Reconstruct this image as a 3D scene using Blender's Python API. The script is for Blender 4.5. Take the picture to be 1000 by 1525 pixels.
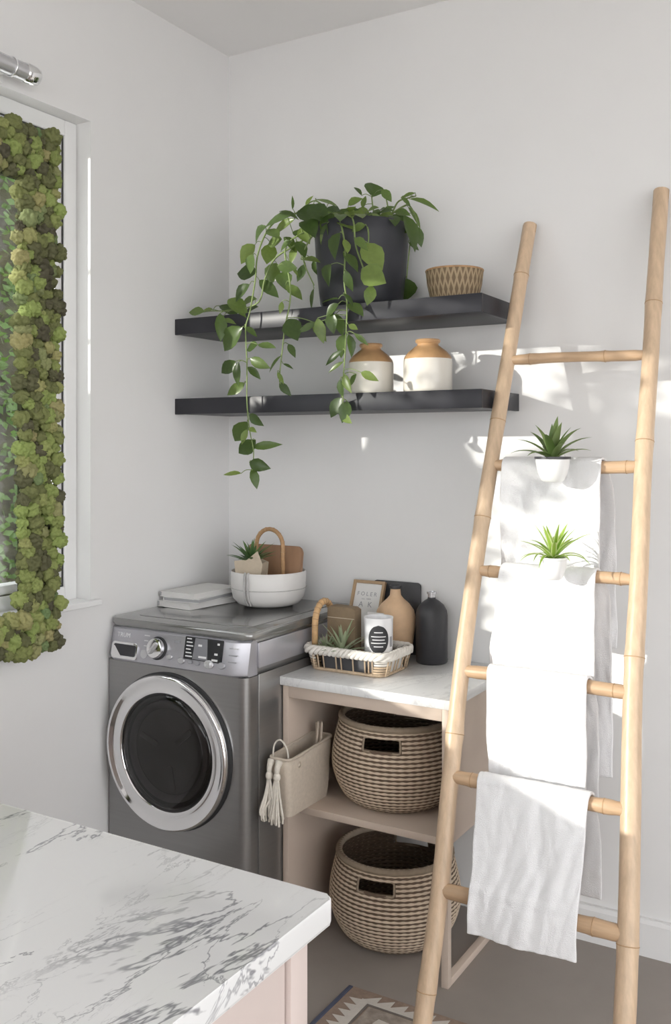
import bpy, bmesh, math, random
from mathutils import Vector, Matrix, noise
scene = bpy.context.scene
col = scene.collection
for o in list(bpy.data.objects):
    bpy.data.objects.remove(o, do_unlink=True)
random.seed(11)
R = math.radians
PI = math.pi

# ------------------------------------------------------------------ camera, sky, sun, exposure
cam_d = bpy.data.cameras.new('camera')
cam = bpy.data.objects.new('camera', cam_d); col.objects.link(cam)
cam.location = (2.234, -2.967, 1.529)
cam.rotation_euler = (R(90), 0, R(30.644))
cam_d.sensor_fit = 'HORIZONTAL'; cam_d.sensor_width = 36; cam_d.lens = 51.45
cam_d.shift_y = -0.097; cam_d.clip_start = 0.05
scene.camera = cam

world = bpy.data.worlds.new('sky'); scene.world = world; world.use_nodes = True
bg = world.node_tree.nodes['Background']
bg.inputs['Color'].default_value = (0.97, 0.985, 1.0, 1)
bg.inputs['Strength'].default_value = 1.0

sun_d = bpy.data.lights.new('sun', 'SUN'); sun_d.energy = 1.45; sun_d.angle = R(0.6)
sun_d.color = (1.0, 0.95, 0.87)
sun = bpy.data.objects.new('sun', sun_d); col.objects.link(sun)
sun.rotation_euler = Vector((0.8, 1.0, -0.2 * 1.28)).to_track_quat('-Z', 'Y').to_euler()

scene.view_settings.view_transform = 'Standard'
scene.view_settings.look = 'None'
scene.view_settings.gamma = 1.0
scene.view_settings.use_curve_mapping = False
scene.view_settings.exposure = 1.98

# ------------------------------------------------------------------ materials
MATS = {}
def nodes_of(name):
    m = bpy.data.materials.new(name); m.use_nodes = True
    nt = m.node_tree
    return m, nt, nt.nodes['Principled BSDF']
def N(nt, kind, **kw):
    n = nt.nodes.new(kind)
    for k, v in kw.items():
        if k in n.inputs.keys(): n.inputs[k].default_value = v
        else: setattr(n, k, v)
    return n
def ramp(nt, fac, stops):
    r = nt.nodes.new('ShaderNodeValToRGB')
    e = r.color_ramp.elements
    while len(e) < len(stops): e.new(0.5)
    for i, (p, c) in enumerate(stops):
        e[i].position = p; e[i].color = (*c, 1) if len(c) == 3 else c
    nt.links.new(fac, r.inputs[0])
    return r
def mat(name, colr, rough=0.5, metal=0.0, var=0.06, scale=12.0, bump=0.0, bscale=None, stretch=(1, 1, 1), spec=0.5, coat=0.0, detail=4.0):
    """procedural principled material: noise-varied colour plus fine relief"""
    m, nt, b = nodes_of(name)
    tc = N(nt, 'ShaderNodeTexCoord'); mp = N(nt, 'ShaderNodeMapping'); mp.inputs['Scale'].default_value = stretch
    nt.links.new(tc.outputs['Object'], mp.inputs[0])
    nz = N(nt, 'ShaderNodeTexNoise', Scale=scale, Detail=detail, Roughness=0.6)
    nt.links.new(mp.outputs[0], nz.inputs['Vector'])
    lo = tuple(max(0, c * (1 - var)) for c in colr); hi = tuple(min(1, c * (1 + var)) for c in colr)
    r = ramp(nt, nz.outputs[0], [(0.3, lo), (0.7, hi)])
    nt.links.new(r.outputs[0], b.inputs['Base Color'])
    b.inputs['Roughness'].default_value = rough; b.inputs['Metallic'].default_value = metal
    b.inputs['Specular IOR Level'].default_value = spec; b.inputs['Coat Weight'].default_value = coat
    if bump:
        nb = N(nt, 'ShaderNodeTexNoise', Scale=bscale or scale * 6, Detail=3.0)
        nt.links.new(mp.outputs[0], nb.inputs['Vector'])
        bp = N(nt, 'ShaderNodeBump', Strength=bump, Distance=0.004)
        nt.links.new(nb.outputs[0], bp.inputs['Height']); nt.links.new(bp.outputs[0], b.inputs['Normal'])
    MATS[name] = m
    return m

mat('wall_paint', (0.785, 0.78, 0.778), 0.85, var=0.012, scale=3, bump=0.03, bscale=220)
mat('ceiling_paint', (0.88, 0.87, 0.865), 0.9, var=0.01, scale=3)
mat('trim_white', (0.83, 0.83, 0.83), 0.4, var=0.01)
mat('floor_taupe', (0.30, 0.265, 0.24), 0.55, var=0.05, scale=5, bump=0.03, bscale=90)
mat('gasket', (0.05, 0.05, 0.05), 0.6)
mat('shelf_black', (0.026, 0.026, 0.032), 0.40, var=0.12, scale=8, bump=0.02, spec=0.35)
mat('planter_graphite', (0.034, 0.035, 0.042), 0.45, var=0.08, spec=0.4)
mat('soil', (0.06, 0.042, 0.03), 0.95, var=0.4, scale=60, bump=0.6)
mat('stem_green', (0.20, 0.27, 0.09), 0.55, var=0.2, scale=40)
mat('steel_grey', (0.32, 0.315, 0.312), 0.28, metal=0.75, var=0.03, scale=4, stretch=(1, 1, 30))
mat('lid_grey', (0.28, 0.28, 0.275), 0.16, metal=0.6, var=0.03, coat=0.3)
mat('panel_silver', (0.46, 0.455, 0.49), 0.30, metal=0.55, var=0.03)
mat('chrome', (0.86, 0.86, 0.87), 0.07, metal=1.0, var=0.01)
mat('rubber_dark', (0.03, 0.03, 0.032), 0.5)
mat('gasket_grey', (0.16, 0.155, 0.155), 0.45)
mat('drum_steel', (0.16, 0.155, 0.15), 0.3, metal=0.8)
mat('screen_dark', (0.03, 0.03, 0.035), 0.2)
mat('screen_grey', (0.22, 0.22, 0.24), 0.25)
mat('print_white', (0.75, 0.75, 0.76), 0.5)
mat('print_grey', (0.30, 0.30, 0.32), 0.5)
mat('button_silver', (0.62, 0.62, 0.64), 0.25, metal=0.5)
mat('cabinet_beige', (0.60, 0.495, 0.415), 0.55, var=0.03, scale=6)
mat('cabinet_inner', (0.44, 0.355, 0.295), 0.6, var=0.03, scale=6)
mat('island_blush', (0.62, 0.525, 0.49), 0.5, var=0.02, scale=5)
mat('canvas_beige', (0.60, 0.52, 0.43), 0.9, var=0.07, scale=90, bump=0.35, bscale=500)
mat('cotton_cord', (0.76, 0.71, 0.63), 0.9, var=0.08, scale=120, bump=0.4, bscale=600)
mat('peg_wood', (0.52, 0.44, 0.36), 0.6, var=0.12, scale=30, stretch=(1, 1, 0.2))
mat('ceramic_white', (0.72, 0.68, 0.61), 0.35, var=0.03, scale=8, coat=0.2)
mat('glaze_tan', (0.50, 0.30, 0.15), 0.32, var=0.16, scale=14, coat=0.3)
mat('vase_tan', (0.66, 0.45, 0.28), 0.55, var=0.10, scale=18)
mat('bottle_black', (0.038, 0.038, 0.043), 0.42, var=0.1)
mat('slate_dark', (0.05, 0.05, 0.055), 0.5, var=0.15)
mat('basin_white', (0.70, 0.685, 0.67), 0.4, var=0.02)
mat('rope_grey', (0.50, 0.49, 0.48), 0.9, var=0.12, scale=90, bump=0.4)
mat('board_brown', (0.30, 0.17, 0.095), 0.55, var=0.15, scale=16, stretch=(1, 1, 0.25))
mat('rattan', (0.42, 0.25, 0.125), 0.55, var=0.22, scale=45, bump=0.3)
mat('rattan_light', (0.60, 0.38, 0.19), 0.5, var=0.22, scale=45, bump=0.3)
mat('kraft', (0.52, 0.44, 0.34), 0.8, var=0.06, scale=40, bump=0.15)
mat('kraft_brown', (0.215, 0.155, 0.095), 0.75, var=0.10, scale=30)
mat('frame_oak', (0.42, 0.285, 0.165), 0.5, var=0.15, scale=20, stretch=(1, 1, 0.2))
mat('paper', (0.76, 0.755, 0.74), 0.85, var=0.02)
mat('paper_grey', (0.40, 0.40, 0.41), 0.8)
mat('willow_white', (0.80, 0.76, 0.70), 0.75, var=0.08, scale=70, bump=0.35)
mat('willow_tan', (0.55, 0.42, 0.29), 0.7, var=0.18, scale=60, bump=0.3)
mat('label_black', (0.025, 0.026, 0.03), 0.6)
mat('candle_white', (0.80, 0.80, 0.82), 0.3, var=0.02, coat=0.3)
mat('bamboo', (0.60, 0.44, 0.30), 0.40, var=0.14, scale=9, stretch=(6, 6, 0.5), bump=0.15, bscale=30)
mat('bamboo_rung', (0.53, 0.36, 0.225), 0.42, var=0.18, scale=9, stretch=(0.5, 6, 6), bump=0.15, bscale=30)
mat('bamboo_node', (0.44, 0.28, 0.15), 0.5, var=0.2, scale=30)
mat('towel_white', (0.83, 0.825, 0.835), 0.95, var=0.015, scale=50, bump=0.55, bscale=420)
mat('pot_white', (0.80, 0.80, 0.80), 0.3, var=0.01, coat=0.2)
mat('rug_taupe', (0.34, 0.285, 0.24), 0.95, var=0.25, scale=38, bump=0.5, bscale=500)
mat('rug_brown', (0.29, 0.21, 0.165), 0.95, var=0.12, scale=60, bump=0.5, bscale=500)
mat('rug_cream', (0.62, 0.57, 0.52), 0.95, var=0.05, scale=60, bump=0.5, bscale=500)
mat('rug_navy', (0.075, 0.085, 0.13), 0.95, var=0.1, scale=60, bump=0.5, bscale=500)
mat('rug_line', (0.17, 0.145, 0.13), 0.95, var=0.1, scale=60)
mat('rod_silver', (0.62, 0.62, 0.64), 0.22, metal=0.7, var=0.05)
mat('moss_backing', (0.045, 0.05, 0.02), 0.95, var=0.3, scale=40)
mat('bark', (0.12, 0.085, 0.06), 0.9, var=0.3, scale=12, stretch=(4, 4, 1), bump=0.6)
mat('paving', (0.62, 0.60, 0.58), 0.9, var=0.1, scale=3)
mat('hedge_stem', (0.05, 0.045, 0.03), 0.95, var=0.3, scale=10)

def pane_mat(name, tint, gloss=0.10):
    """thin clear pane: straight-through transparency with a fresnel reflection"""
    m, nt, b = nodes_of(name); nt.nodes.remove(b)
    out = nt.nodes['Material Output']
    tr = N(nt, 'ShaderNodeBsdfTransparent'); tr.inputs[0].default_value = (*tint, 1)
    gl = N(nt, 'ShaderNodeBsdfGlossy', Roughness=0.02)
    lw = N(nt, 'ShaderNodeLayerWeight'); lw.inputs[0].default_value = 0.5
    pw = N(nt, 'ShaderNodeMath', operation='POWER'); pw.inputs[1].default_value = 5.0; nt.links.new(lw.outputs['Facing'], pw.inputs[0])
    ad = N(nt, 'ShaderNodeMath', operation='MULTIPLY_ADD'); ad.inputs[1].default_value = 0.9; ad.inputs[2].default_value = 0.02 + gloss
    nz = N(nt, 'ShaderNodeTexNoise', Scale=3.0)
    mu = N(nt, 'ShaderNodeMath', operation='MULTIPLY'); mu.inputs[1].default_value = 0.04
    a2 = N(nt, 'ShaderNodeMath', operation='ADD')
    nt.links.new(pw.outputs[0], ad.inputs[0]); nt.links.new(nz.outputs[0], mu.inputs[0])
    nt.links.new(ad.outputs[0], a2.inputs[0]); nt.links.new(mu.outputs[0], a2.inputs[1])
    mx = N(nt, 'ShaderNodeMixShader')
    nt.links.new(a2.outputs[0], mx.inputs[0]); nt.links.new(tr.outputs[0], mx.inputs[1]); nt.links.new(gl.outputs[0], mx.inputs[2])
    nt.links.new(mx.outputs[0], out.inputs[0])
    MATS[name] = m
pane_mat('glass_clear', (0.97, 0.98, 0.98), 0.0)
pane_mat('glass_panel', (0.98, 0.985, 0.985), 0.03)
pane_mat('door_glass', (0.34, 0.33, 0.33), 0.02)

def leaf_mat(name, stops, rough=0.35, trans=0.35, stripe=None):
    m, nt, b = nodes_of(name)
    oi = N(nt, 'ShaderNodeObjectInfo'); tc = N(nt, 'ShaderNodeTexCoord')
    r = ramp(nt, oi.outputs['Random'], stops)
    nz = N(nt, 'ShaderNodeTexNoise', Scale=5.0, Detail=3.0); nt.links.new(tc.outputs['Object'], nz.inputs['Vector'])
    hs = N(nt, 'ShaderNodeHueSaturation'); mr = N(nt, 'ShaderNodeMapRange')
    mr.inputs[3].default_value = 0.75; mr.inputs[4].default_value = 1.25
    nt.links.new(nz.outputs[0], mr.inputs[0]); nt.links.new(mr.outputs[0], hs.inputs['Value']); nt.links.new(r.outputs[0], hs.inputs['Color'])
    colr = hs.outputs[0]
    if stripe:
        uv = N(nt, 'ShaderNodeSeparateXYZ'); nt.links.new(tc.outputs['UV'], uv.inputs[0])
        ab = N(nt, 'ShaderNodeMath', operation='SUBTRACT'); ab.inputs[1].default_value = 0.5; nt.links.new(uv.outputs[0], ab.inputs[0])
        ab2 = N(nt, 'ShaderNodeMath', operation='ABSOLUTE'); nt.links.new(ab.outputs[0], ab2.inputs[0])
        mr2 = N(nt, 'ShaderNodeMapRange'); mr2.inputs[1].default_value = 0.2; mr2.inputs[2].default_value = 0.42
        nt.links.new(ab2.outputs[0], mr2.inputs[0])
        mixc = N(nt, 'ShaderNodeMix', data_type='RGBA'); nt.links.new(mr2.outputs[0], mixc.inputs[0])
        nt.links.new(colr, mixc.inputs[6]); mixc.inputs[7].default_value = (*stripe, 1)
        colr = mixc.outputs[2]
    nt.links.new(colr, b.inputs['Base Color']); b.inputs['Roughness'].default_value = rough
    tl = N(nt, 'ShaderNodeBsdfTranslucent'); hs2 = N(nt, 'ShaderNodeHueSaturation', Saturation=1.2, Value=1.7)
    nt.links.new(colr, hs2.inputs['Color']); nt.links.new(hs2.outputs[0], tl.inputs[0])
    mx = N(nt, 'ShaderNodeMixShader'); mx.inputs[0].default_value = trans
    nt.links.new(b.outputs[0], mx.inputs[1]); nt.links.new(tl.outputs[0], mx.inputs[2])
    nt.links.new(mx.outputs[0], nt.nodes['Material Output'].inputs[0])
    MATS[name] = m
leaf_mat('vine_leaf', [(0.0, (0.060, 0.10, 0.030)), (0.5, (0.11, 0.17, 0.050)), (1.0, (0.23, 0.31, 0.085))], 0.30, 0.40)
leaf_mat('dark_succulent', [(0.0, (0.07, 0.14, 0.05)), (1.0, (0.13, 0.21, 0.08))], 0.45, 0.25)
leaf_mat('air_leaf', [(0.0, (0.27, 0.34, 0.20)), (1.0, (0.46, 0.50, 0.36))], 0.6, 0.25)
leaf_mat('bromeliad_leaf', [(0.0, (0.10, 0.16, 0.05)), (1.0, (0.20, 0.26, 0.11))], 0.45, 0.3)
leaf_mat('spider_leaf', [(0.0, (0.20, 0.36, 0.06)), (1.0, (0.34, 0.48, 0.10))], 0.45, 0.35, stripe=(0.55, 0.62, 0.32))
leaf_mat('moss', [(0.0, (0.11, 0.10, 0.065)), (0.2, (0.17, 0.18, 0.075)), (0.45, (0.27, 0.30, 0.105)), (0.7, (0.33, 0.41, 0.13)), (0.85, (0.40, 0.36, 0.17)), (1.0, (0.19, 0.28, 0.12))], 0.85, 0.25)
leaf_mat('tree_leaf', [(0.0, (0.06, 0.11, 0.03)), (1.0, (0.12, 0.20, 0.05))], 0.5, 0.3)

def marble(name, rot, big=1.0, rough=0.12, strength=1.0):
    m, nt, b = nodes_of(name)
    tc = N(nt, 'ShaderNodeTexCoord'); mp = N(nt, 'ShaderNodeMapping')
    m0_ = N(nt, 'ShaderNodeMapping'); m0_.inputs['Rotation'].default_value = (0, 0, R(rot)); mp.inputs['Scale'].default_value = (0.95 * big, 2.9 * big, 1.5 * big)
    nt.links.new(tc.outputs['Object'], m0_.inputs[0]); nt.links.new(m0_.outputs[0], mp.inputs[0])
    total = None
    for sc, wd, dist, msc, m0, m1, amp, off in ((1.0, 0.015, 0.5, 0.9, 0.36, 0.54, 0.85, 3), (1.8, 0.012, 0.7, 1.2, 0.40, 0.58, 0.75, 7), (3.4, 0.012, 0.6, 1.6, 0.46, 0.64, 0.45, 13)):
        ma = N(nt, 'ShaderNodeMapping'); ma.inputs['Location'].default_value = (off, off * 0.7, 0); nt.links.new(mp.outputs[0], ma.inputs[0])
        n1 = N(nt, 'ShaderNodeTexNoise', Scale=sc, Detail=6.0, Roughness=0.62, Distortion=dist); nt.links.new(ma.outputs[0], n1.inputs['Vector'])
        s = N(nt, 'ShaderNodeMath', operation='SUBTRACT'); s.inputs[1].default_value = 0.5; nt.links.new(n1.outputs[0], s.inputs[0])
        a = N(nt, 'ShaderNodeMath', operation='ABSOLUTE'); nt.links.new(s.outputs[0], a.inputs[0])
        mr = N(nt, 'ShaderNodeMapRange', interpolation_type='SMOOTHSTEP'); mr.inputs[1].default_value = 0; mr.inputs[2].default_value = wd
        mr.inputs[3].default_value = amp; mr.inputs[4].default_value = 0; nt.links.new(a.outputs[0], mr.inputs[0])
        n2 = N(nt, 'ShaderNodeTexNoise', Scale=msc, Detail=2.0); nt.links.new(ma.outputs[0], n2.inputs['Vector'])
        mk = N(nt, 'ShaderNodeMapRange', interpolation_type='SMOOTHSTEP'); mk.inputs[1].default_value = m0; mk.inputs[2].default_value = m1; nt.links.new(n2.outputs[0], mk.inputs[0])
        mu = N(nt, 'ShaderNodeMath', operation='MULTIPLY'); nt.links.new(mr.outputs[0], mu.inputs[0]); nt.links.new(mk.outputs[0], mu.inputs[1])
        if total is None: total = mu.outputs[0]
        else:
            mm = N(nt, 'ShaderNodeMath', operation='MAXIMUM'); nt.links.new(total, mm.inputs[0]); nt.links.new(mu.outputs[0], mm.inputs[1]); total = mm.outputs[0]
    sm = N(nt, 'ShaderNodeMath', operation='MULTIPLY'); sm.inputs[1].default_value = strength; nt.links.new(total, sm.inputs[0])
    r = ramp(nt, sm.outputs[0], [(0.0, (0.78, 0.78, 0.78)), (0.35, (0.57, 0.57, 0.58)), (1.0, (0.19, 0.19, 0.21))])
    nt.links.new(r.outputs[0], b.inputs['Base Color']); b.inputs['Roughness'].default_value = rough
    b.inputs['Coat Weight'].default_value = 0.3; b.inputs['Coat Roughness'].default_value = 0.05
    MATS[name] = m
marble('marble_island', -84, 1.9, 0.06)
marble('marble_white', -70, 1.3, 0.22, 0.22)

def weave_mat(name, rows, dashes, light, dark, side=0.5):
    """coiled seagrass: light coil ridges, dark stitches in the valleys (UV: u round, v up the coils)"""
    m, nt, b = nodes_of(name)
    tc = N(nt, 'ShaderNodeTexCoord'); sp = N(nt, 'ShaderNodeSeparateXYZ'); nt.links.new(tc.outputs['UV'], sp.inputs[0])
    def math_(op, a, bb=None):
        n = N(nt, 'ShaderNodeMath', operation=op)
        for i, v in enumerate((a, bb)):
            if v is None: continue
            if isinstance(v, (int, float)): n.inputs[i].default_value = v
            else: nt.links.new(v, n.inputs[i])
        return n.outputs[0]
    vr = math_('MULTIPLY', sp.outputs[1], rows)
    fr = math_('FRACT', vr); fl = math_('FLOOR', vr)
    d = math_('ABSOLUTE', math_('SUBTRACT', fr, 0.5))          # 0 on the ridge, .5 in the valley
    nz = N(nt, 'ShaderNodeTexNoise', Scale=9.0, Detail=2.0); nt.links.new(tc.outputs['Object'], nz.inputs['Vector'])
    ph = math_('ADD', math_('MULTIPLY', sp.outputs[0], dashes), math_('MULTIPLY', math_('FRACT', math_('MULTIPLY', fl, 0.5)), 0.35))
    wv = math_('SINE', math_('MULTIPLY', ph, 2 * PI))
    w2 = math_('ADD', math_('MULTIPLY', wv, 0.055), math_('MULTIPLY', nz.outputs[0], 0.10))
    thr = math_('ADD', d, w2)
    mr = N(nt, 'ShaderNodeMapRange', interpolation_type='SMOOTHSTEP'); mr.inputs[1].default_value = 0.225; mr.inputs[2].default_value = 0.315
    nt.links.new(thr, mr.inputs[0])
    mx = N(nt, 'ShaderNodeMix', data_type='RGBA'); nt.links.new(mr.outputs[0], mx.inputs[0])
    mx.inputs[6].default_value = (*light, 1); mx.inputs[7].default_value = (*dark, 1)
    n3 = N(nt, 'ShaderNodeTexNoise', Scale=60.0, Detail=2.0); nt.links.new(tc.outputs['Object'], n3.inputs['Vector'])
    hs = N(nt, 'ShaderNodeHueSaturation'); m3 = N(nt, 'ShaderNodeMapRange'); m3.inputs[3].default_value = 0.75; m3.inputs[4].default_value = 1.2
    nt.links.new(n3.outputs[0], m3.inputs[0]); nt.links.new(m3.outputs[0], hs.inputs['Value']); nt.links.new(mx.outputs[2], hs.inputs['Color'])
    nt.links.new(hs.outputs[0], b.inputs['Base Color']); b.inputs['Roughness'].default_value = 0.85
    bp = N(nt, 'ShaderNodeBump', Strength=0.4, Distance=0.003); nt.links.new(n3.outputs[0], bp.inputs['Height']); nt.links.new(bp.outputs[0], b.inputs['Normal'])
    MATS[name] = m
weave_mat('seagrass', 22, 52, (0.60, 0.485, 0.365), (0.14, 0.095, 0.065))
weave_mat('seagrass_rim', 1, 70, (0.52, 0.43, 0.33), (0.30, 0.235, 0.17))

def lattice_mat(name, light, dark):
    m, nt, b = nodes_of(name)
    tc = N(nt, 'ShaderNodeTexCoord'); mp = N(nt, 'ShaderNodeMapping'); mp.inputs['Scale'].default_value = (30, 4.0, 1)
    nt.links.new(tc.outputs['UV'], mp.inputs[0])
    sp = N(nt, 'ShaderNodeSeparateXYZ'); nt.links.new(mp.outputs[0], sp.inputs[0])
    tot = None
    for op in ('ADD', 'SUBTRACT'):
        a = N(nt, 'ShaderNodeMath', operation=op); nt.links.new(sp.outputs[0], a.inputs[0]); nt.links.new(sp.outputs[1], a.inputs[1])
        f = N(nt, 'ShaderNodeMath', operation='FRACT'); nt.links.new(a.outputs[0], f.inputs[0])
        s = N(nt, 'ShaderNodeMath', operation='GREATER_THAN'); s.inputs[1].default_value = 0.68; nt.links.new(f.outputs[0], s.inputs[0])
        if tot is None: tot = s.outputs[0]
        else:
            q = N(nt, 'ShaderNodeMath', operation='MAXIMUM'); nt.links.new(tot, q.inputs[0]); nt.links.new(s.outputs[0], q.inputs[1]); tot = q.outputs[0]
    r = ramp(nt, tot, [(0.0, dark), (1.0, light)]); nt.links.new(r.outputs[0], b.inputs['Base Color']); b.inputs['Roughness'].default_value = 0.8
    bp = N(nt, 'ShaderNodeBump', Strength=0.5, Distance=0.003); nt.links.new(tot, bp.inputs['Height']); nt.links.new(bp.outputs[0], b.inputs['Normal'])
    MATS[name] = m
lattice_mat('lattice_weave', (0.36, 0.27, 0.165), (0.17, 0.12, 0.07))

# ------------------------------------------------------------------ mesh helpers
def obj(name, bm, m, parent=None, smooth=False, recalc=True):
    if recalc: bmesh.ops.recalc_face_normals(bm, faces=bm.faces[:])
    me = bpy.data.meshes.new(name); bm.to_mesh(me); bm.free()
    for x in (m if isinstance(m, (list, tuple)) else [m]): me.materials.append(MATS[x])
    o = bpy.data.objects.new(name, me); col.objects.link(o)
    if parent: o.parent = parent
    if smooth:
        for p in me.polygons: p.use_smooth = True
        if smooth != 'all':
            me.set_sharp_from_angle(angle=R(smooth if smooth is not True else 40))
    return o
def tag(o, label=None, cat=None, group=None, kind=None):
    if label: o['label'] = label
    if cat: o['category'] = cat
    if group: o['group'] = group
    if kind: o['kind'] = kind
    return o
def thing(name, label, cat, loc=(0, 0, 0), group=None, rotz=0):
    o = bpy.data.objects.new(name, None); col.objects.link(o); o.location = loc; o.rotation_euler = (0, 0, rotz); o.empty_display_size = 0.05
    return tag(o, label, cat, group)
def struct(o): o['kind'] = 'structure'; return o
def box(bm, x0, x1, y0, y1, z0, z1, bevel=0.0, seg=2, mi=0):
    vs = [bm.verts.new((x, y, z)) for x in (x0, x1) for y in (y0, y1) for z in (z0, z1)]
    idx = ((0, 1, 3, 2), (4, 6, 7, 5), (0, 4, 5, 1), (2, 3, 7, 6), (0, 2, 6, 4), (1, 5, 7, 3))
    fs = [bm.faces.new([vs[i] for i in f]) for f in idx]
    for f in fs: f.material_index = mi
    if bevel:
        es = {e for f in fs for e in f.edges}
        r = bmesh.ops.bevel(bm, geom=list(es), offset=bevel, segments=seg, profile=0.5, affect='EDGES')
        for f in r['faces']: f.material_index = mi
    return vs
def bx(*a, **k):
    bm = bmesh.new(); box(bm, *a, **k); return bm
def lathe(bm, prof, seg=48, c=(0, 0, 0), mi=0, uv=None, cap0=False, cap1=False, ratio=1.0):
    """profile of (radius, z) turned about z; uv gives u round, v along profile"""
    L = [0.0]
    for a, b in zip(prof, prof[1:]): L.append(L[-1] + math.hypot(b[0] - a[0], b[1] - a[1]))
    rings = []
    for (r, z) in prof:
        rings.append([bm.verts.new((c[0] + r * math.cos(2 * PI * i / seg), c[1] + r * ratio * math.sin(2 * PI * i / seg), c[2] + z)) for i in range(seg)])
    lay = bm.loops.layers.uv.verify() if uv else None
    for k in range(len(rings) - 1):
        for i in range(seg):
            j = (i + 1) % seg
            f = bm.faces.new((rings[k][i], rings[k][j], rings[k + 1][j], rings[k + 1][i])); f.material_index = mi
            if lay:
                vals = ((i / seg, L[k]), ((i + 1) / seg, L[k]), ((i + 1) / seg, L[k + 1]), (i / seg, L[k + 1]))
                for lp, (u, v) in zip(f.loops, vals): lp[lay].uv = (u, v / L[-1])
    if cap0: bm.faces.new(rings[0][::-1]).material_index = mi
    if cap1: bm.faces.new(rings[-1]).material_index = mi
    return rings
def tube(bm, pts, rad, seg=10, closed=False, caps=True, mi=0):
    pts = [Vector(p) for p in pts]; n = len(pts)
    rads = rad if isinstance(rad, (list, tuple)) else [rad] * n
    rings = []; prev = None
    for i, p in enumerate(pts):
        if closed: t = pts[(i + 1) % n] - pts[i - 1]
        else: t = pts[min(i + 1, n - 1)] - pts[max(i - 1, 0)]
        t.normalize()
        if prev is None:
            a = Vector((0, 0, 1)) if abs(t.z) < 0.9 else Vector((1, 0, 0))
            nx = t.cross(a).normalized()
        else:
            nx = (prev - t * prev.dot(t)).normalized()
        prev = nx; ny = t.cross(nx)
        rings.append([bm.verts.new(p + (nx * math.cos(2 * PI * k / seg) + ny * math.sin(2 * PI * k / seg)) * rads[i]) for k in range(seg)])
    m_ = n if closed else n - 1
    for i in range(m_):
        a, b = rings[i], rings[(i + 1) % n]
        for k in range(seg):
            l = (k + 1) % seg
            bm.faces.new((a[k], a[l], b[l], b[k])).material_index = mi
    if caps and not closed:
        bm.faces.new(rings[0][::-1]).material_index = mi; bm.faces.new(rings[-1]).material_index = mi
def prism(bm, outline, h, M=None, mi=0, bevel=0.0, seg=2):
    """outline (x,y) extruded 0..h along z, then moved by matrix M"""
    b2 = bmesh.new()
    lo = [b2.verts.new((x, y, 0)) for x, y in outline]; hi = [b2.verts.new((x, y, h)) for x, y in outline]
    n = len(outline)
    b2.faces.new(lo[::-1]); b2.faces.new(hi)
    for i in range(n): b2.faces.new((lo[i], lo[(i + 1) % n], hi[(i + 1) % n], hi[i]))
    if bevel:
        es = [e for e in b2.edges if abs(e.verts[0].co.z - e.verts[1].co.z) < 1e-7]
        bmesh.ops.bevel(b2, geom=es, offset=bevel, segments=seg, profile=0.5, affect='EDGES')
    for f in b2.faces: f.material_index = mi
    if M is not None: bmesh.ops.transform(b2, matrix=M, verts=b2.verts[:])
    me = bpy.data.meshes.new('t'); b2.to_mesh(me); b2.free(); bm.from_mesh(me); bpy.data.meshes.remove(me)
def rrect(x0, x1, y0, y1, r, n=5):
    pts = []
    for cx, cy, a in ((x1 - r, y1 - r, 0), (x0 + r, y1 - r, 90), (x0 + r, y0 + r, 180), (x1 - r, y0 + r, 270)):
        for i in range(n + 1):
            t = R(a + 90 * i / n); pts.append((cx + r * math.cos(t), cy + r * math.sin(t)))
    return pts
def spline(pts, n=6):
    """Catmull-Rom through points"""
    P = [Vector(p) for p in pts]; out = []
    for i in range(len(P) - 1):
        p0 = P[max(i - 1, 0)]; p1 = P[i]; p2 = P[i + 1]; p3 = P[min(i + 2, len(P) - 1)]
        for k in range(n):
            t = k / n
            out.append(0.5 * ((2 * p1) + (-p0 + p2) * t + (2 * p0 - 5 * p1 + 4 * p2 - p3) * t * t + (-p0 + 3 * p1 - 3 * p2 + p3) * t ** 3))
    out.append(P[-1]); return out
def text_mesh(name, body, size, m, parent, M, extrude=0.0003, spacing=1.0):
    cu = bpy.data.curves.new(name, 'FONT'); cu.body = body; cu.size = size; cu.extrude = extrude; cu.align_x = 'CENTER'; cu.align_y = 'CENTER'; cu.space_character = spacing
    cu.resolution_u = 2
    t = bpy.data.objects.new(name, cu); col.objects.link(t)
    dg = bpy.context.evaluated_depsgraph_get(); dg.update()
    me = bpy.data.meshes.new_from_object(t.evaluated_get(dg)); bpy.data.objects.remove(t); bpy.data.curves.remove(cu)
    me.materials.clear(); me.materials.append(MATS[m]); me.transform(M)
    o = bpy.data.objects.new(name, me); col.objects.link(o); o.parent = parent
    return o
XZ = Matrix(((1, 0, 0, 0), (0, 0, -1, 0), (0, 1, 0, 0), (0, 0, 0, 1)))   # local xy -> world xz, local z -> world -y (towards the room)
def T(x, y, z): return Matrix.Translation((x, y, z))

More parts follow.
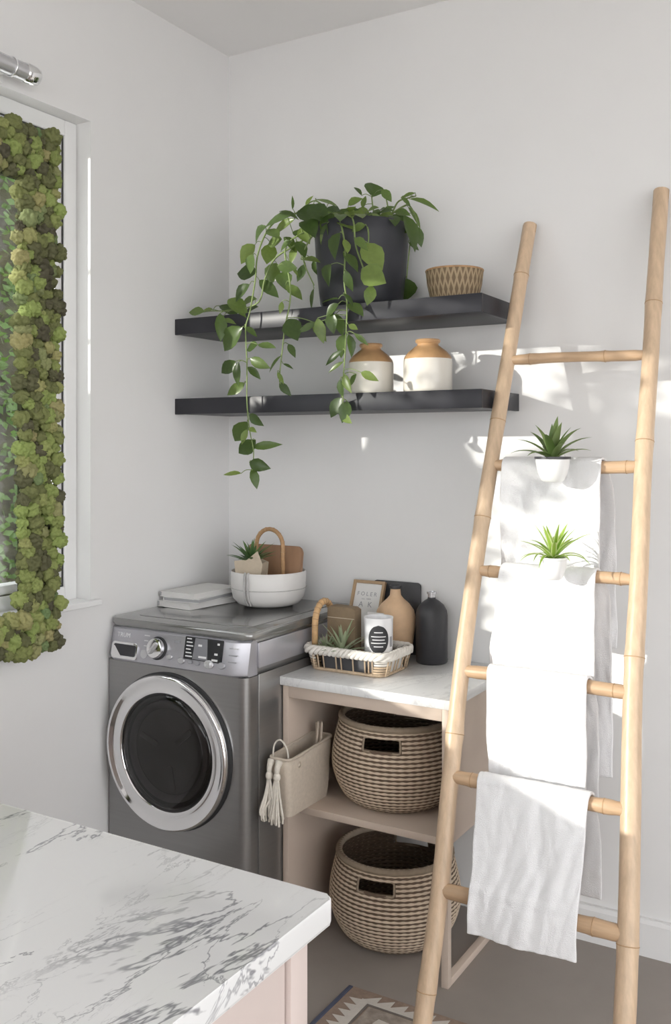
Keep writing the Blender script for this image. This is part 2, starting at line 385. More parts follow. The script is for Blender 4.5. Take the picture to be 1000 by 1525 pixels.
# ------------------------------------------------------------------ the room
H = 3.03
struct(obj('floor', bx(-0.2, 5.0, -6.5, 0.15, -0.08, 0), 'floor_taupe'))
struct(obj('ceiling', bx(-0.2, 5.0, -6.5, 0.15, H, H + 0.1), 'ceiling_paint'))
struct(obj('wall_back', bx(0, 5.0, 0, 0.15, 0, H), 'wall_paint'))
WY0, WY1, WZ0, WZ1 = -3.00, -0.731, 1.035, 2.568          # window opening in the left wall
bm = bmesh.new()
box(bm, -0.2, 0, WY1, 0.15, 0, H); box(bm, -0.2, 0, -6.5, WY0, 0, H)
box(bm, -0.2, 0, WY0, WY1, 0, WZ0); box(bm, -0.2, 0, WY0, WY1, WZ1, H)
bmesh.ops.remove_doubles(bm, verts=bm.verts[:], dist=1e-5)
struct(obj('wall_left', bm, 'wall_paint', recalc=False))
def baseboard(name, horizontal, a, b):
    prof = [(0, 0), (0.018, 0), (0.018, 0.098), (0.012, 0.108), (0.012, 0.112), (0, 0.112)]
    bm = bmesh.new(); rings = []
    for t in (a, b):
        rings.append([bm.verts.new((t, -d, z) if horizontal else (d, t, z)) for d, z in prof])
    n = len(prof)
    for i in range(n): bm.faces.new((rings[0][i], rings[0][(i + 1) % n], rings[1][(i + 1) % n], rings[1][i]))
    bm.faces.new(rings[0]); bm.faces.new(rings[1][::-1])
    return struct(obj(name, bm, 'wall_paint'))
baseboard('baseboard_back', True, 1.16, 5.0)
baseboard('baseboard_left', False, -6.4, -0.70)

# window: recessed white frame, sash, gasket, pane, projecting sill
win = bpy.data.objects.new('window_1', None); col.objects.link(win); win.location = (-0.1, -1.5, WZ0); struct(win)
def wpart(name, bm, m): 
    o = obj(name, bm, m, win); o.matrix_parent_inverse = Matrix.Translation((0.1, 1.5, -WZ0)); return o
fw = 0.05
bm = bmesh.new()
box(bm, -0.15, -0.06, WY1 - fw, WY1, WZ0, WZ1, 0.004); box(bm, -0.15, -0.06, WY0, WY0 + fw, WZ0, WZ1, 0.004)
box(bm, -0.15, -0.06, WY0 + fw, WY1 - fw, WZ1 - fw, WZ1, 0.004); box(bm, -0.15, -0.06, WY0 + fw, WY1 - fw, WZ0, WZ0 + fw, 0.004)
wpart('window_frame', bm, 'trim_white')
sy0, sy1, sz0, sz1 = WY0 + fw, WY1 - fw, WZ0 + fw, WZ1 - fw
bm = bmesh.new(); g = 0.004
box(bm, -0.073, -0.0685, sy1 - g, sy1, sz0, sz1); box(bm, -0.073, -0.0685, sy0, sy0 + g, sz0, sz1)
box(bm, -0.073, -0.0685, sy0 + g, sy1 - g, sz1 - g, sz1); box(bm, -0.073, -0.0685, sy0 + g, sy1 - g, sz0, sz0 + g)
wpart('window_gasket', bm, 'gasket')
bm = bmesh.new(); s = 0.03
box(bm, -0.125, -0.074, sy1 - s, sy1, sz0, sz1, 0.002); box(bm, -0.125, -0.074, sy0, sy0 + s, sz0, sz1, 0.002)
box(bm, -0.125, -0.074, sy0 + s, sy1 - s, sz1 - s, sz1, 0.002); box(bm, -0.125, -0.074, sy0 + s, sy1 - s, sz0, sz0 + s, 0.002)
wpart('sash', bm, 'trim_white')
wpart('window_pane', bx(-0.108, -0.102, sy0 + s, sy1 - s, sz0 + s, sz1 - s), 'glass_clear')
sill_bm = bx(-0.06, 0.0005, WY0 + 0.0005, WY1 - 0.0005, WZ0, WZ0 + 0.006); box(sill_bm, 0.0005, 0.024, WY0 - 0.03, WY1 + 0.03, WZ0 - 0.012, WZ0 + 0.006, 0.003)
wpart('window_sill', sill_bm, 'trim_white')

# far sides of the room, behind and beside the camera: walls with wide glazed openings
def wall_with_opening(name, fixed, lo, hi, o0, o1, z0, z1, along_x, n):
    bm = bmesh.new()
    def b(u0, u1, za, zb):
        if along_x: box(bm, u0, u1, fixed - 0.15, fixed, za, zb)
        else: box(bm, fixed, fixed + 0.15, u0, u1, za, zb)
    b(lo, o0, 0, H); b(o1, hi, 0, H); b(o0, o1, z1, H)
    if z0 > 0: b(o0, o1, 0, z0)
    bmesh.ops.remove_doubles(bm, verts=bm.verts[:], dist=1e-5)
    struct(obj(name, bm, 'wall_paint', recalc=False))
    for k in range(n + 1):
        u = o0 + (o1 - o0 - 0.06) * k / n
        m_ = bx(u, u + 0.06, fixed - 0.10, fixed - 0.04, z0, z1) if along_x else bx(fixed + 0.04, fixed + 0.10, u, u + 0.06, z0, z1)
        struct(obj('trim_%d' % (k + 1 + (10 if along_x else 0)), m_, 'trim_white'))
wall_with_opening('wall_right', 4.6, -6.4, 0.0, -5.6, -0.9, 0.0, 2.6, False, 3)
wall_with_opening('wall_front', -6.4, 0.0, 4.75, 0.7, 4.1, 0.0, 2.6, True, 3)
struct(obj('ground', bx(-30, 30, -30, 30, -0.5, -0.4), 'paving'))

# ------------------------------------------------------------------ washing machine (front at y=-0.66, against the left wall)
WX0, WX1, WYF, WZT = 0.003, 0.560, -0.660, 0.975
wash = thing('washing_machine', 'grey front-loading washing machine with a chrome ringed round door', 'washing machine', (0.285, -0.34, 0))
def wp(name, bm, m, smooth=40, parent=None):
    o = obj(name, bm, m, parent or wash, smooth)
    
    if parent is None: o.matrix_parent_inverse = Matrix.Translation((-0.285, 0.34, 0))
    return o
# body with rounded front corners
pts = [(WX0, -0.03), (WX0, WYF + 0.016)]
for i in range(1, 7): a = R(180 + 90 * i / 6); pts.append((WX0 + 0.016 + 0.016 * math.cos(a), WYF + 0.016 + 0.016 * math.sin(a)))
for i in range(0, 7): a = R(270 + 90 * i / 6); pts.append((WX1 - 0.028 + 0.028 * math.cos(a), WYF + 0.028 + 0.028 * math.sin(a)))
pts.append((WX1, -0.03))
bm = bmesh.new(); prism(bm, pts, 0.811, T(0, 0, 0.03)); wp('body', bm, 'steel_grey')
for x in (0.06, 0.515):
    for y in (-0.60, -0.09):
        bm = bmesh.new(); lathe(bm, [(0.022, 0), (0.022, 0.02), (0.014, 0.03)], 16, (x, y, 0), cap0=True, cap1=True); wp('foot', bm, 'rubber_dark')
# upper body behind the console
wp('upper_body', bx(WX0 + 0.004, WX1 - 0.006, -0.625, -0.03, 0.841, 0.951, 0.003), 'steel_grey')
# side panel with pressed edges
wp('side_panel', bx(WX1, WX1 + 0.006, -0.60, -0.05, 0.05, 0.845, 0.003), 'steel_grey')
sp = wp('side_trim', bx(WX1 - 0.004, WX1 + 0.005, -0.60, -0.05, 0.862, 0.940, 0.004), 'panel_silver')
# console: tilted fascia with rounded sides
TL = R(11)
cz0, ch = 0.843, 0.108
bm = bmesh.new()
prof = [(-0.668, 0.0), (-0.676, 0.006), (-0.676, 0.012), (-0.676 + math.tan(TL) * 0.090, 0.100), (-0.645, ch), (-0.60, ch), (-0.60, 0.0)]
nx = 14; rings = []
for i in range(nx + 1):
    t = i / nx; x = WX0 + 0.002 + t * (WX1 - WX0 - 0.004)
    e = min(t, 1 - t) * (WX1 - WX0); inset = 0.0 if e > 0.03 else 0.026 * (1 - math.sqrt(max(0, 1 - ((0.03 - e) / 0.03) ** 2)))
    rings.append([bm.verts.new((x, y + (inset if y < -0.61 else 0), cz0 + z)) for y, z in prof])
for a, b in zip(rings, rings[1:]):
    for k in range(len(prof)):
        l = (k + 1) % len(prof); bm.faces.new((a[k], a[l], b[l], b[k]))
bm.faces.new(rings[0]); bm.faces.new(rings[-1][::-1])
console = wp('console', bm, 'panel_silver', 35)
wp('console_seam', bx(WX0 + 0.01, WX1 - 0.01, -0.65, -0.60, 0.8405, 0.8435), 'rubber_dark')
def face(x, v):      # matrix of a spot on the tilted console: local x right, y up the face, z out
    z = 0.012 + v * 0.088
    y = -0.676 + math.tan(TL) * (z - 0.012) - 0.0004
    return T(x, y, cz0 + z) @ Matrix.Rotation(R(90) - TL, 4, 'X')
def conpart(name, bm, M, m, smooth=40, parent=None):
    bmesh.ops.transform(bm, matrix=M, verts=bm.verts[:]); return wp(name, bm, m, smooth, parent)
# detergent drawer
dm = face(0.092, 0.27)
bm = bmesh.new(); prism(bm, rrect(-0.054, 0.054, -0.026, 0.026, 0.010), 0.004, bevel=0.0015)
drawer = conpart('detergent_drawer', bm, dm, 'chrome')
bm = bmesh.new(); prism(bm, rrect(-0.046, 0.048, -0.017, 0.019, 0.007), 0.0052)
conpart('drawer_recess', bm, dm, 'screen_dark', parent=drawer)
bm = bmesh.new(); prism(bm, [(-0.046, -0.017), (-0.012, -0.017), (-0.040, 0.012), (-0.046, 0.014)], 0.0062); conpart('drawer_grip', bm, dm, 'chrome', parent=drawer)
# programme knob
km = face(0.226, 0.50)
bm = bmesh.new(); lathe(bm, [(0.0, 0.0), (0.036, 0.0), (0.036, 0.003), (0.032, 0.004)], 40); conpart('knob_recess', bm, km, 'rubber_dark')
bm = bmesh.new(); lathe(bm, [(0.031, 0.002), (0.031, 0.016), (0.029, 0.021), (0.022, 0.023), (0.0, 0.022)], 40); knob = conpart('knob', bm, km, 'chrome')
bm = bmesh.new(); prism(bm, rrect(-0.004, 0.004, -0.022, 0.022, 0.003), 0.012, T(0, 0, 0.019) @ Matrix.Rotation(R(-35), 4, 'Z'), bevel=0.002); conpart('knob_grip', bm, km, 'button_silver', parent=knob)
# display
sm_ = face(0.405, 0.66)
bm = bmesh.new(); prism(bm, rrect(-0.073, 0.073, -0.034, 0.034, 0.003), 0.0022); disp = conpart('display', bm, sm_, 'screen_dark')
bm = bmesh.new(); prism(bm, [(-0.038, -0.032), (0.020, -0.032), (0.012, 0.032), (-0.034, 0.032)], 0.0027); conpart('display_grey_area', bm, sm_, 'screen_grey', parent=disp)  # lighter grey area of the display
for k in range(6):
    bm = bmesh.new(); prism(bm, [(-0.066, 0.026 - k * 0.0105), (-0.048 + (k % 3) * 0.004, 0.026 - k * 0.0105), (-0.048 + (k % 3) * 0.004, 0.0295 - k * 0.0105), (-0.066, 0.0295 - k * 0.0105)], 0.003); conpart('display_mark', bm, sm_, 'print_white', parent=disp)
for x, y, w in ((0.052, 0.018, 0.008), (0.044, -0.012, 0.012), (0.036, -0.03, 0.022), (-0.02, 0.008, 0.014), (-0.015, -0.026, 0.03)):
    bm = bmesh.new(); prism(bm, [(x, y), (x + w, y), (x + w, y + 0.006), (x, y + 0.006)], 0.0032); conpart('display_mark', bm, sm_, 'print_white', parent=disp)
for x, v, r, m in ((0.278, 0.27, 0.011, 'button_silver'), (0.325, 0.20, 0.013, 'button_silver'), (0.360, 0.20, 0.009, 'print_grey'), (0.388, 0.19, 0.010, 'print_grey'), (0.432, 0.20, 0.018, 'button_silver'), (0.480, 0.22, 0.014, 'panel_silver')):
    bm = bmesh.new(); lathe(bm, [(r, 0.0), (r, 0.004), (r * 0.85, 0.0058), (0.0, 0.0055)], 24, ratio=0.72); conpart('button', bm, face(x, v), m)
bm = bmesh.new(); lathe(bm, [(0.014, 0.0), (0.014, 0.001), (0.0, 0.0012)], 24); conpart('start_mark', bm, face(0.172, 0.24), 'button_silver')
bm = bmesh.new()
for k in range(4): prism(bm, [(-0.012 + k * 0.001, 0.022 - k * 0.016), (0.010 - 0.004 * (k % 2), 0.022 - k * 0.016), (0.010 - 0.004 * (k % 2), 0.025 - k * 0.016), (-0.012 + k * 0.001, 0.025 - k * 0.016)], 0.0008)
conpart('programme_marks', bm, face(0.178, 0.62), 'print_white')
bm = bmesh.new()
for k in range(3): prism(bm, [(-0.014, 0.016 - k * 0.02), (0.016, 0.016 - k * 0.02), (0.016, 0.019 - k * 0.02), (-0.014, 0.019 - k * 0.02)], 0.0008)
conpart('option_marks', bm, face(0.515, 0.62), 'print_grey')
conpart('option_marks', bx(-0.012, 0.012, -0.004, 0.004, 0, 0.0008), face(0.300, 0.80), 'print_grey')
lg = text_mesh('brand_letters', 'TRUM', 0.020, 'print_white', wash, face(0.079, 0.80), 0.0006, 1.05)
lg.matrix_parent_inverse = Matrix.Translation((-0.285, 0.34, 0))
# lid
bm = bmesh.new(); prism(bm, rrect(WX0, WX1 + 0.008, -0.648, -0.025, 0.025), 0.024, T(0, 0, 0.951), bevel=0.009, seg=3); lid = wp('lid', bm, 'lid_grey')
bm = bmesh.new(); prism(bm, rrect(WX0 + 0.05, WX1 - 0.05, -0.58, -0.07, 0.03), 0.0015, T(0, 0, 0.975), bevel=0.0007); wp('lid_inset', bm, 'lid_grey', 40, lid)
# door, turned about the y axis
DC = T(0.266, WYF - 0.0005, 0.582) @ Matrix.Rotation(R(90), 4, 'X')
def dpart(name, prof, m, parent=None):
    bm = bmesh.new(); lathe(bm, prof, 72); bmesh.ops.transform(bm, matrix=DC, verts=bm.verts[:]); return wp(name, bm, m, 'all' if m == 'chrome' else 50, parent)
dpart('door_shadow_gap', [(0.245, 0.0), (0.245, 0.003), (0.230, 0.004)], 'rubber_dark')
ring = dpart('door_ring', [(0.232, 0.002), (0.239, 0.010), (0.240, 0.020), (0.237, 0.028), (0.232, 0.031), (0.227, 0.029), (0.219, 0.023), (0.208, 0.019), (0.197, 0.019), (0.189, 0.022), (0.184, 0.021), (0.181, 0.014), (0.181, 0.004)], 'chrome')
dpart('door_seal', [(0.183, 0.005), (0.182, 0.012), (0.176, 0.014), (0.168, 0.010)], 'rubber_dark')
drum = dpart('drum', [(0.172, 0.003), (0.150, 0.0018), (0.0, 0.0012)], 'rubber_dark')
dpart('drum_gasket', [(0.158, 0.003), (0.156, 0.010), (0.146, 0.012), (0.136, 0.007), (0.133, 0.003)], 'gasket_grey', drum)
dpart('drum_back', [(0.132, 0.0022), (0.060, 0.004), (0.0, 0.005)], 'drum_steel', drum)
for k in range(3):
    a = R(40 + 120 * k); bm = bmesh.new()
    prism(bm, rrect(0.045, 0.120, -0.009, 0.009, 0.006), 0.006, T(0, 0, 0.004) @ Matrix.Rotation(a, 4, 'Z'), bevel=0.002)
    bmesh.ops.transform(bm, matrix=DC, verts=bm.verts[:]); wp('drum_paddle', bm, 'drum_steel', 40, drum)
gl = [(0.178 * math.cos(R(a)), 0.013 + 0.026 * math.sin(R(a))) for a in range(0, 91, 10)]
dpart('door_glass', gl, 'door_glass')
bm = bmesh.new(); prism(bm, rrect(0.222, 0.245, -0.03, 0.03, 0.008), 0.014, bevel=0.003); bmesh.ops.transform(bm, matrix=DC @ Matrix.Rotation(R(180), 4, 'Z'), verts=bm.verts[:]); wp('door_hinge', bm, 'chrome')

# ------------------------------------------------------------------ open cabinet and its marble worktop
KX0, KX1, KYF = 0.570, 1.130, -0.480
cab = thing('open_cabinet', 'beige open storage cabinet with one shelf beside the washing machine', 'cabinet', (0.86, -0.225, 0))
def kp(name, bm, m, parent=None):
    o = obj(name, bm, m, parent or cab, 40); o.matrix_parent_inverse = Matrix.Translation((-0.86, 0.225, 0)); return o
b_ = 0.0015
kp('side_panel', bx(KX0, KX0 + 0.020, KYF, -0.004, 0, 0.790, b_), 'cabinet_beige')
kp('side_panel', bx(KX1 - 0.020, KX1, KYF, -0.004, 0.400, 0.790, b_), 'cabinet_beige')
kp('top_rail', bx(KX0 + 0.020, KX1 - 0.020, KYF, KYF + 0.02, 0.752, 0.790, b_), 'cabinet_beige')
kp('shelf_board', bx(KX0 + 0.020, KX1 - 0.020, KYF + 0.002, -0.004, 0.400, 0.422, b_), 'cabinet_beige')
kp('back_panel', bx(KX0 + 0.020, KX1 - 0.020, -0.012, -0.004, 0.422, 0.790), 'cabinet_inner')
kp('leg', bx(KX1 - 0.022, KX1, KYF, KYF + 0.022, 0, 0.400, b_), 'cabinet_beige')
kp('leg', bx(KX1 - 0.022, KX1, -0.026, -0.004, 0, 0.400, b_), 'cabinet_beige')
kp('bottom_rail', bx(KX1 - 0.022, KX1, KYF + 0.022, -0.026, 0, 0.022, b_), 'cabinet_beige')
tag(obj('worktop', bx(0.5665, 1.143, -0.494, -0.001, 0.7902, 0.818, 0.003), 'marble_white', None, 40), 'thin white marble worktop lying on the beige open cabinet', 'worktop')

# ------------------------------------------------------------------ island with veined marble
isl = thing('island_cabinet', 'blush painted island cabinet under the veined marble slab', 'cabinet', (0.9, -2.35, 0))
def ip(name, bm, m):
    o = obj(name, bm, m, isl, 40); o.matrix_parent_inverse = Matrix.Translation((-0.9, 2.35, 0)); return o
ip('carcass', bx(0.24, 1.508, -2.86, -1.85, 0.0, 0.8645), 'island_blush')
ip('corner_post', bx(1.480, 1.523, -1.884, -1.842, 0.0, 0.8645, 0.002), 'island_blush')
ip('corner_post', bx(1.480, 1.523, -2.868, -2.83, 0.0, 0.8645, 0.002), 'island_blush')
ip('end_panel', bx(1.508, 1.516, -2.826, -1.888, 0.02, 0.862, 0.002), 'island_blush')
bm = bmesh.new(); prism(bm, rrect(0.20, 1.548, -2.90, -1.812, 0.012), 0.036, T(0, 0, 0.8648), bevel=0.004, seg=3)
tag(obj('marble_slab', bm, 'marble_island', None, 40), 'thick glossy white marble slab with grey veins on the island', 'countertop')

# ------------------------------------------------------------------ floating shelves
def shelf(z0, z1, label):
    t = thing('floating_shelf', label, 'shelf', (0.0, 0.0, z0))
    def q(name, bm, m='shelf_black'):
        o = obj(name, bm, m, t, 40); o.matrix_parent_inverse = Matrix.Translation((0, 0, -z0)); return o
    q('board', bx(0.0005, 1.154, -0.308, -0.0005, z0 + 0.002, z1, 0.001))
    q('front_fascia', bx(0.0005, 1.166, -0.320, -0.308, z0, z1, 0.0015))
    q('end_fascia', bx(1.154, 1.166, -0.308, -0.0005, z0, z1, 0.0015))
    return t
shelf(1.927, 1.983, 'upper black floating shelf carrying the trailing plant')
shelf(1.644, 1.700, 'lower black floating shelf carrying the two stoneware jars')

# ------------------------------------------------------------------ trailing plant
def leaf_mesh(name, w=0.6, fold=0.12, curl=0.15, matn='vine_leaf', rows=((0, 0.0), (0.06, 0.30), (0.2, 0.72), (0.42, 1.0), (0.62, 0.86), (0.8, 0.52), (0.93, 0.18), (1.0, 0.0))):
    bm = bmesh.new(); lay = bm.loops.layers.uv.verify(); prev = None
    for t, hw in rows:
        h = hw * w / 2; z = -curl * t * t
        l = bm.verts.new((-h, t, z + fold * h * 2)); c = bm.verts.new((0, t, z)); r = bm.verts.new((h, t, z + fold * h * 2))
        if prev:
            pl, pc, pr, pt = prev
            for q, us in (((pl, pc, c, l), (0, .5, .5, 0)), ((pc, pr, r, c), (.5, 1, 1, .5))):
                try:
                    f = bm.faces.new(q)
                    for lp, u, vv in zip(f.loops, us, (pt, pt, t, t)): lp[lay].uv = (u, vv)
                except ValueError: pass
        prev = (l, c, r, t)
    bmesh.ops.remove_doubles(bm, verts=bm.verts[:], dist=1e-5)
    me = bpy.data.meshes.new(name); bm.to_mesh(me); bm.free(); me.materials.append(MATS[matn])
    for p in me.polygons: p.use_smooth = True
    return me
def frame_mat(base, tip, normal):
    y = Vector(tip).normalized(); z = Vector(normal); z = (z - y * z.dot(y)).normalized(); x = y.cross(z)
    return Matrix(((x.x, y.x, z.x, base[0]), (x.y, y.y, z.y, base[1]), (x.z, y.z, z.z, base[2]), (0, 0, 0, 1)))
LEAVES=[
 (0.301,-0.251,2.229,-0.04,-0.015,-0.043,0.7,-0.12),(0.361,-0.24,2.228,-0.003,-0.016,-0.052,0.75,-0.12),(0.357,-0.339,2.174,-0.018,0.006,-0.044,1,0.32),
 (0.306,-0.249,2.132,-0.063,-0.002,0.006,0.75,-0.27),(0.385,-0.242,2.159,-0.015,-0.015,-0.053,0.75,-0.34),(0.456,-0.341,2.125,0.05,0.007,-0.007,0.55,0.37),
 (0.464,-0.324,2.107,0.018,-0.012,-0.04,0.9,-0.23),(0.355,-0.302,2.094,0.054,0.004,-0.044,0.5,0.43),(0.338,-0.334,2.076,-0.04,-0.016,-0.035,0.65,0.13),
 (0.348,-0.307,2.03,-0.059,-0.003,-0.007,0.5,-0.39),(0.336,-0.282,2.007,-0.036,-0.015,-0.014,0.8,0.52),(0.247,-0.333,2.033,0.06,-0.001,-0.038,0.6,-0.24),
 (0.411,-0.338,2.262,-0.045,-0.001,-0.029,0.7,0.46),(0.408,-0.33,2.253,0.036,-0.003,-0.022,0.85,-0.1),(0.495,-0.298,2.303,-0.095,-0.005,-0.011,0.25,-0.41),
 (0.41,-0.26,2.329,0.052,0.007,-0.016,0.5,-0.55),(0.449,-0.226,2.305,-0.078,0.001,-0.023,0.35,-0.26),(0.503,-0.29,2.311,0.073,-0.003,-0.028,0.7,-0.19),
 (0.562,-0.35,2.259,0.041,-0.012,-0.034,0.9,-0.1),(0.453,-0.246,2.257,0.051,0.001,-0.017,0.55,-0.27),(0.423,-0.266,2.231,-0.049,0.004,-0.005,0.8,-0.22),
 (0.449,-0.293,2.231,0.028,0.01,-0.031,0.7,-0.48),(0.454,-0.228,2.213,-0.01,-0.011,-0.045,0.5,0.32),(0.522,-0.3,2.147,0.057,-0.011,-0.004,0.4,-0.2),
 (0.503,-0.243,2.144,-0.023,-0.004,-0.042,0.5,-0.55),(0.579,-0.311,2.045,-0.018,0.009,-0.047,0.5,0.55),(0.492,-0.157,2.381,0.058,0.011,-0.017,0.5,-0.58),
 (0.63,-0.314,2.251,-0.021,0.011,-0.051,0.5,0.33),(0.672,-0.357,2.108,-0.026,0.01,-0.047,0.7,0.14),(0.48,-0.326,2.065,0.052,-0.01,-0.038,0.5,-0.37),
 (0.511,-0.361,1.945,0.034,-0.013,-0.052,0.8,-0.14),(0.476,-0.345,2.006,0.001,-0.008,-0.029,0.5,-0.59),(0.601,-0.347,1.93,0.037,-0.012,-0.041,0.5,0.34),
 (0.62,-0.358,1.928,-0.051,-0.009,-0.022,0.3,-0.48),(0.519,-0.348,2.198,-0.038,-0.005,-0.014,0.6,-0.35),(0.523,-0.228,2.343,0.035,-0.016,-0.044,0.7,-0.4),
 (0.51,-0.308,2.207,0.034,-0.013,-0.038,0.6,-0.55),(0.529,-0.284,2.33,0.023,-0.01,0.016,0.3,0.6),(0.446,-0.236,2.336,0.004,-0.002,0.034,0.2,0.33),
 (0.46,-0.273,2.146,0.02,0.011,-0.032,0.2,-0.03),(0.669,-0.312,2.251,0.055,-0.006,-0.017,0.7,-0.56),(0.706,-0.358,2.204,-0.022,-0.01,-0.056,0.8,0.47),
 (0.728,-0.37,2.179,0.012,-0.003,-0.033,0.8,-0.56),(0.772,-0.313,2.229,-0.034,-0.01,-0.009,0.6,-0.35),(0.713,-0.352,2.139,0.039,0.008,-0.038,0.6,-0.43),
 (0.781,-0.347,2.164,0.047,0.01,-0.06,0.75,0.08),(0.792,-0.375,2.077,0.062,-0.006,-0.035,0.7,0.48),(0.73,-0.365,2.082,0.01,0.006,-0.048,0.5,0.29),
 (0.821,-0.36,2.027,-0.004,-0.015,-0.045,0.6,-0.35),(0.703,-0.138,2.366,-0.004,0.009,0.043,1.2,0.51),(0.777,-0.213,2.363,0.025,0.002,-0.028,0.6,0.36),
 (0.678,-0.17,2.367,-0.023,0.006,0.033,0.35,0.03),(0.861,-0.139,2.357,-0.044,0.002,-0.001,0.35,-0.28),(0.848,-0.155,2.336,0.073,0.01,-0.018,0.25,-0.51),
 (0.819,-0.158,2.344,0.023,0.011,-0.019,0.5,0.2),(0.817,-0.103,2.326,0.036,0.009,-0.049,0.3,-0.45),(0.829,-0.158,2.285,0.042,0.002,-0.078,0.45,-0.53),
 (0.854,-0.11,2.255,0.011,0.001,-0.05,0.5,0.08),(0.84,-0.145,2.197,0.024,0.01,-0.016,0.45,-0.34),(0.81,-0.1,2.089,-0.002,0.009,-0.055,0.9,-0.58),
 (0.772,-0.137,2.297,0.046,-0.015,-0.048,0.6,0.37),(0.747,-0.15,2.309,0.027,0.008,0.014,0.5,0.06),(0.576,-0.334,2.307,0.055,-0.012,-0.036,0.7,0.21),
 (0.567,-0.214,2.33,0.038,0.009,-0.032,0.7,0.33),(0.605,-0.194,2.324,0.044,-0.002,-0.034,0.8,-0.57),(0.675,-0.255,2.316,0.034,0,0.016,0.6,-0.01),
 (0.633,-0.139,2.328,0.044,0,-0.01,0.7,-0.43),(0.705,-0.209,2.313,0.002,0.005,0.033,0.5,0.03),(0.753,-0.259,2.274,0.037,0.008,-0.017,0.5,0.39),
 (0.638,-0.304,2.251,-0.031,-0.002,-0.051,0.5,-0.14),(0.656,-0.15,2.327,-0.034,-0.008,-0.016,0.7,-0.32),(0.758,-0.192,2.282,-0.026,0.011,0.025,0.6,-0.49),
 (0.563,-0.244,2.296,-0.033,0.001,-0.02,0.7,0.46),(0.512,-0.287,2.256,0.026,-0.005,-0.037,0.7,0.43),(0.768,-0.368,2.179,0.034,-0.016,-0.028,0.5,0.46),
 (0.536,-0.245,2.152,0.023,-0.009,-0.041,0.5,0.4),(0.165,-0.275,2.025,0.057,0.006,-0.026,0.6,-0.4),(0.245,-0.376,1.98,0.015,-0.012,-0.067,0.4,-0.42),
 (0.144,-0.284,2.011,-0.033,-0.008,0.001,0.5,0.05),(0.178,-0.377,1.991,-0.056,0.004,0.005,0.45,-0.59),(0.233,-0.356,1.957,0.044,-0.002,-0.001,0.4,-0.02),
 (0.334,-0.37,1.928,-0.069,-0.004,-0.052,0.6,-0.51),(0.333,-0.354,1.93,0.031,0.008,-0.019,0.5,-0.17),(0.398,-0.372,1.867,-0.045,0.012,-0.008,0.6,0.15),
 (0.396,-0.369,1.867,0.051,0.001,-0.007,0.45,-0.22),(0.371,-0.377,1.821,0.054,-0.004,-0.024,0.4,0.49),(0.345,-0.356,1.796,0.033,0.008,-0.026,0.45,0.34),
 (0.305,-0.366,1.816,-0.047,-0.005,-0.028,0.6,-0.43),(0.32,-0.372,1.813,-0.005,-0.007,-0.058,0.4,0.19),(0.33,-0.35,1.744,-0.047,-0.015,-0.03,0.4,-0.43),
 (0.365,-0.373,1.637,0.043,-0.013,-0.027,0.5,0.48),(0.347,-0.358,1.613,-0.047,-0.001,-0.051,0.55,-0.18),(0.353,-0.367,1.587,-0.01,-0.015,-0.034,0.5,-0.12),
 (0.366,-0.378,1.591,0.028,-0.012,-0.007,0.5,0.19),(0.379,-0.356,1.551,-0.051,-0.009,-0.036,0.55,-0.57),(0.359,-0.346,1.527,0.07,0.011,0.011,0.35,0.4),
 (0.365,-0.373,1.477,0.051,0.006,-0.013,0.6,0.54),(0.36,-0.351,1.459,0.016,0,-0.051,0.4,-0.01),(0.325,-0.365,1.44,-0.066,0.01,0,0.2,0.31),
 (0.497,-0.379,1.825,-0.033,-0.014,-0.034,0.3,0.18),(0.497,-0.369,1.799,0.025,0.005,-0.009,0.3,0.14),(0.478,-0.374,1.773,0.023,-0.009,-0.029,0.35,0.51),
 (0.476,-0.359,1.74,0.03,0,-0.032,0.4,0.48),(0.518,-0.37,1.862,0.024,-0.008,-0.03,0.5,-0.32),(0.698,-0.355,1.996,-0.048,0.001,0.003,0.5,0.6),
 (0.708,-0.372,1.978,-0.036,-0.006,-0.027,0.6,-0.12),(0.681,-0.374,1.951,0.009,-0.009,-0.046,0.6,-0.11),(0.682,-0.345,1.951,0.027,-0.013,-0.051,0.5,0.05),
 (0.736,-0.366,1.975,0.043,0.001,-0.023,0.7,-0.16),(0.727,-0.374,2.008,0.028,0.001,-0.026,0.5,-0.41),(0.719,-0.347,1.884,-0.029,0.011,-0.053,0.6,0.59),
 (0.746,-0.377,1.879,0.016,0,-0.049,0.5,-0.23),(0.709,-0.348,1.834,-0.046,-0.01,-0.031,0.35,-0.33),(0.767,-0.377,1.881,0.032,0.008,-0.026,0.3,0.33),
 (0.713,-0.35,1.798,-0.039,-0.011,-0.022,0.2,-0.24),(0.731,-0.378,1.756,0.021,-0.013,-0.042,0.45,0.35),(0.712,-0.369,1.742,0.003,-0.001,-0.043,0.4,0.55),
 (0.707,-0.354,1.685,-0.03,-0.002,-0.046,0.55,-0.41),(0.725,-0.348,1.673,-0.003,-0.017,-0.048,0.6,-0.22),(0.706,-0.349,1.63,0.033,-0.016,-0.019,0.4,0.59),
 (0.763,-0.355,1.756,-0.027,0.009,-0.026,0.4,0.24),(0.788,-0.371,1.76,0.04,0.002,-0.018,0.45,0.54),(0.746,-0.376,1.909,0.022,0.004,-0.011,0.6,0.07),
 (0.628,-0.369,1.939,0.014,0.003,-0.059,0.5,0.06),
]
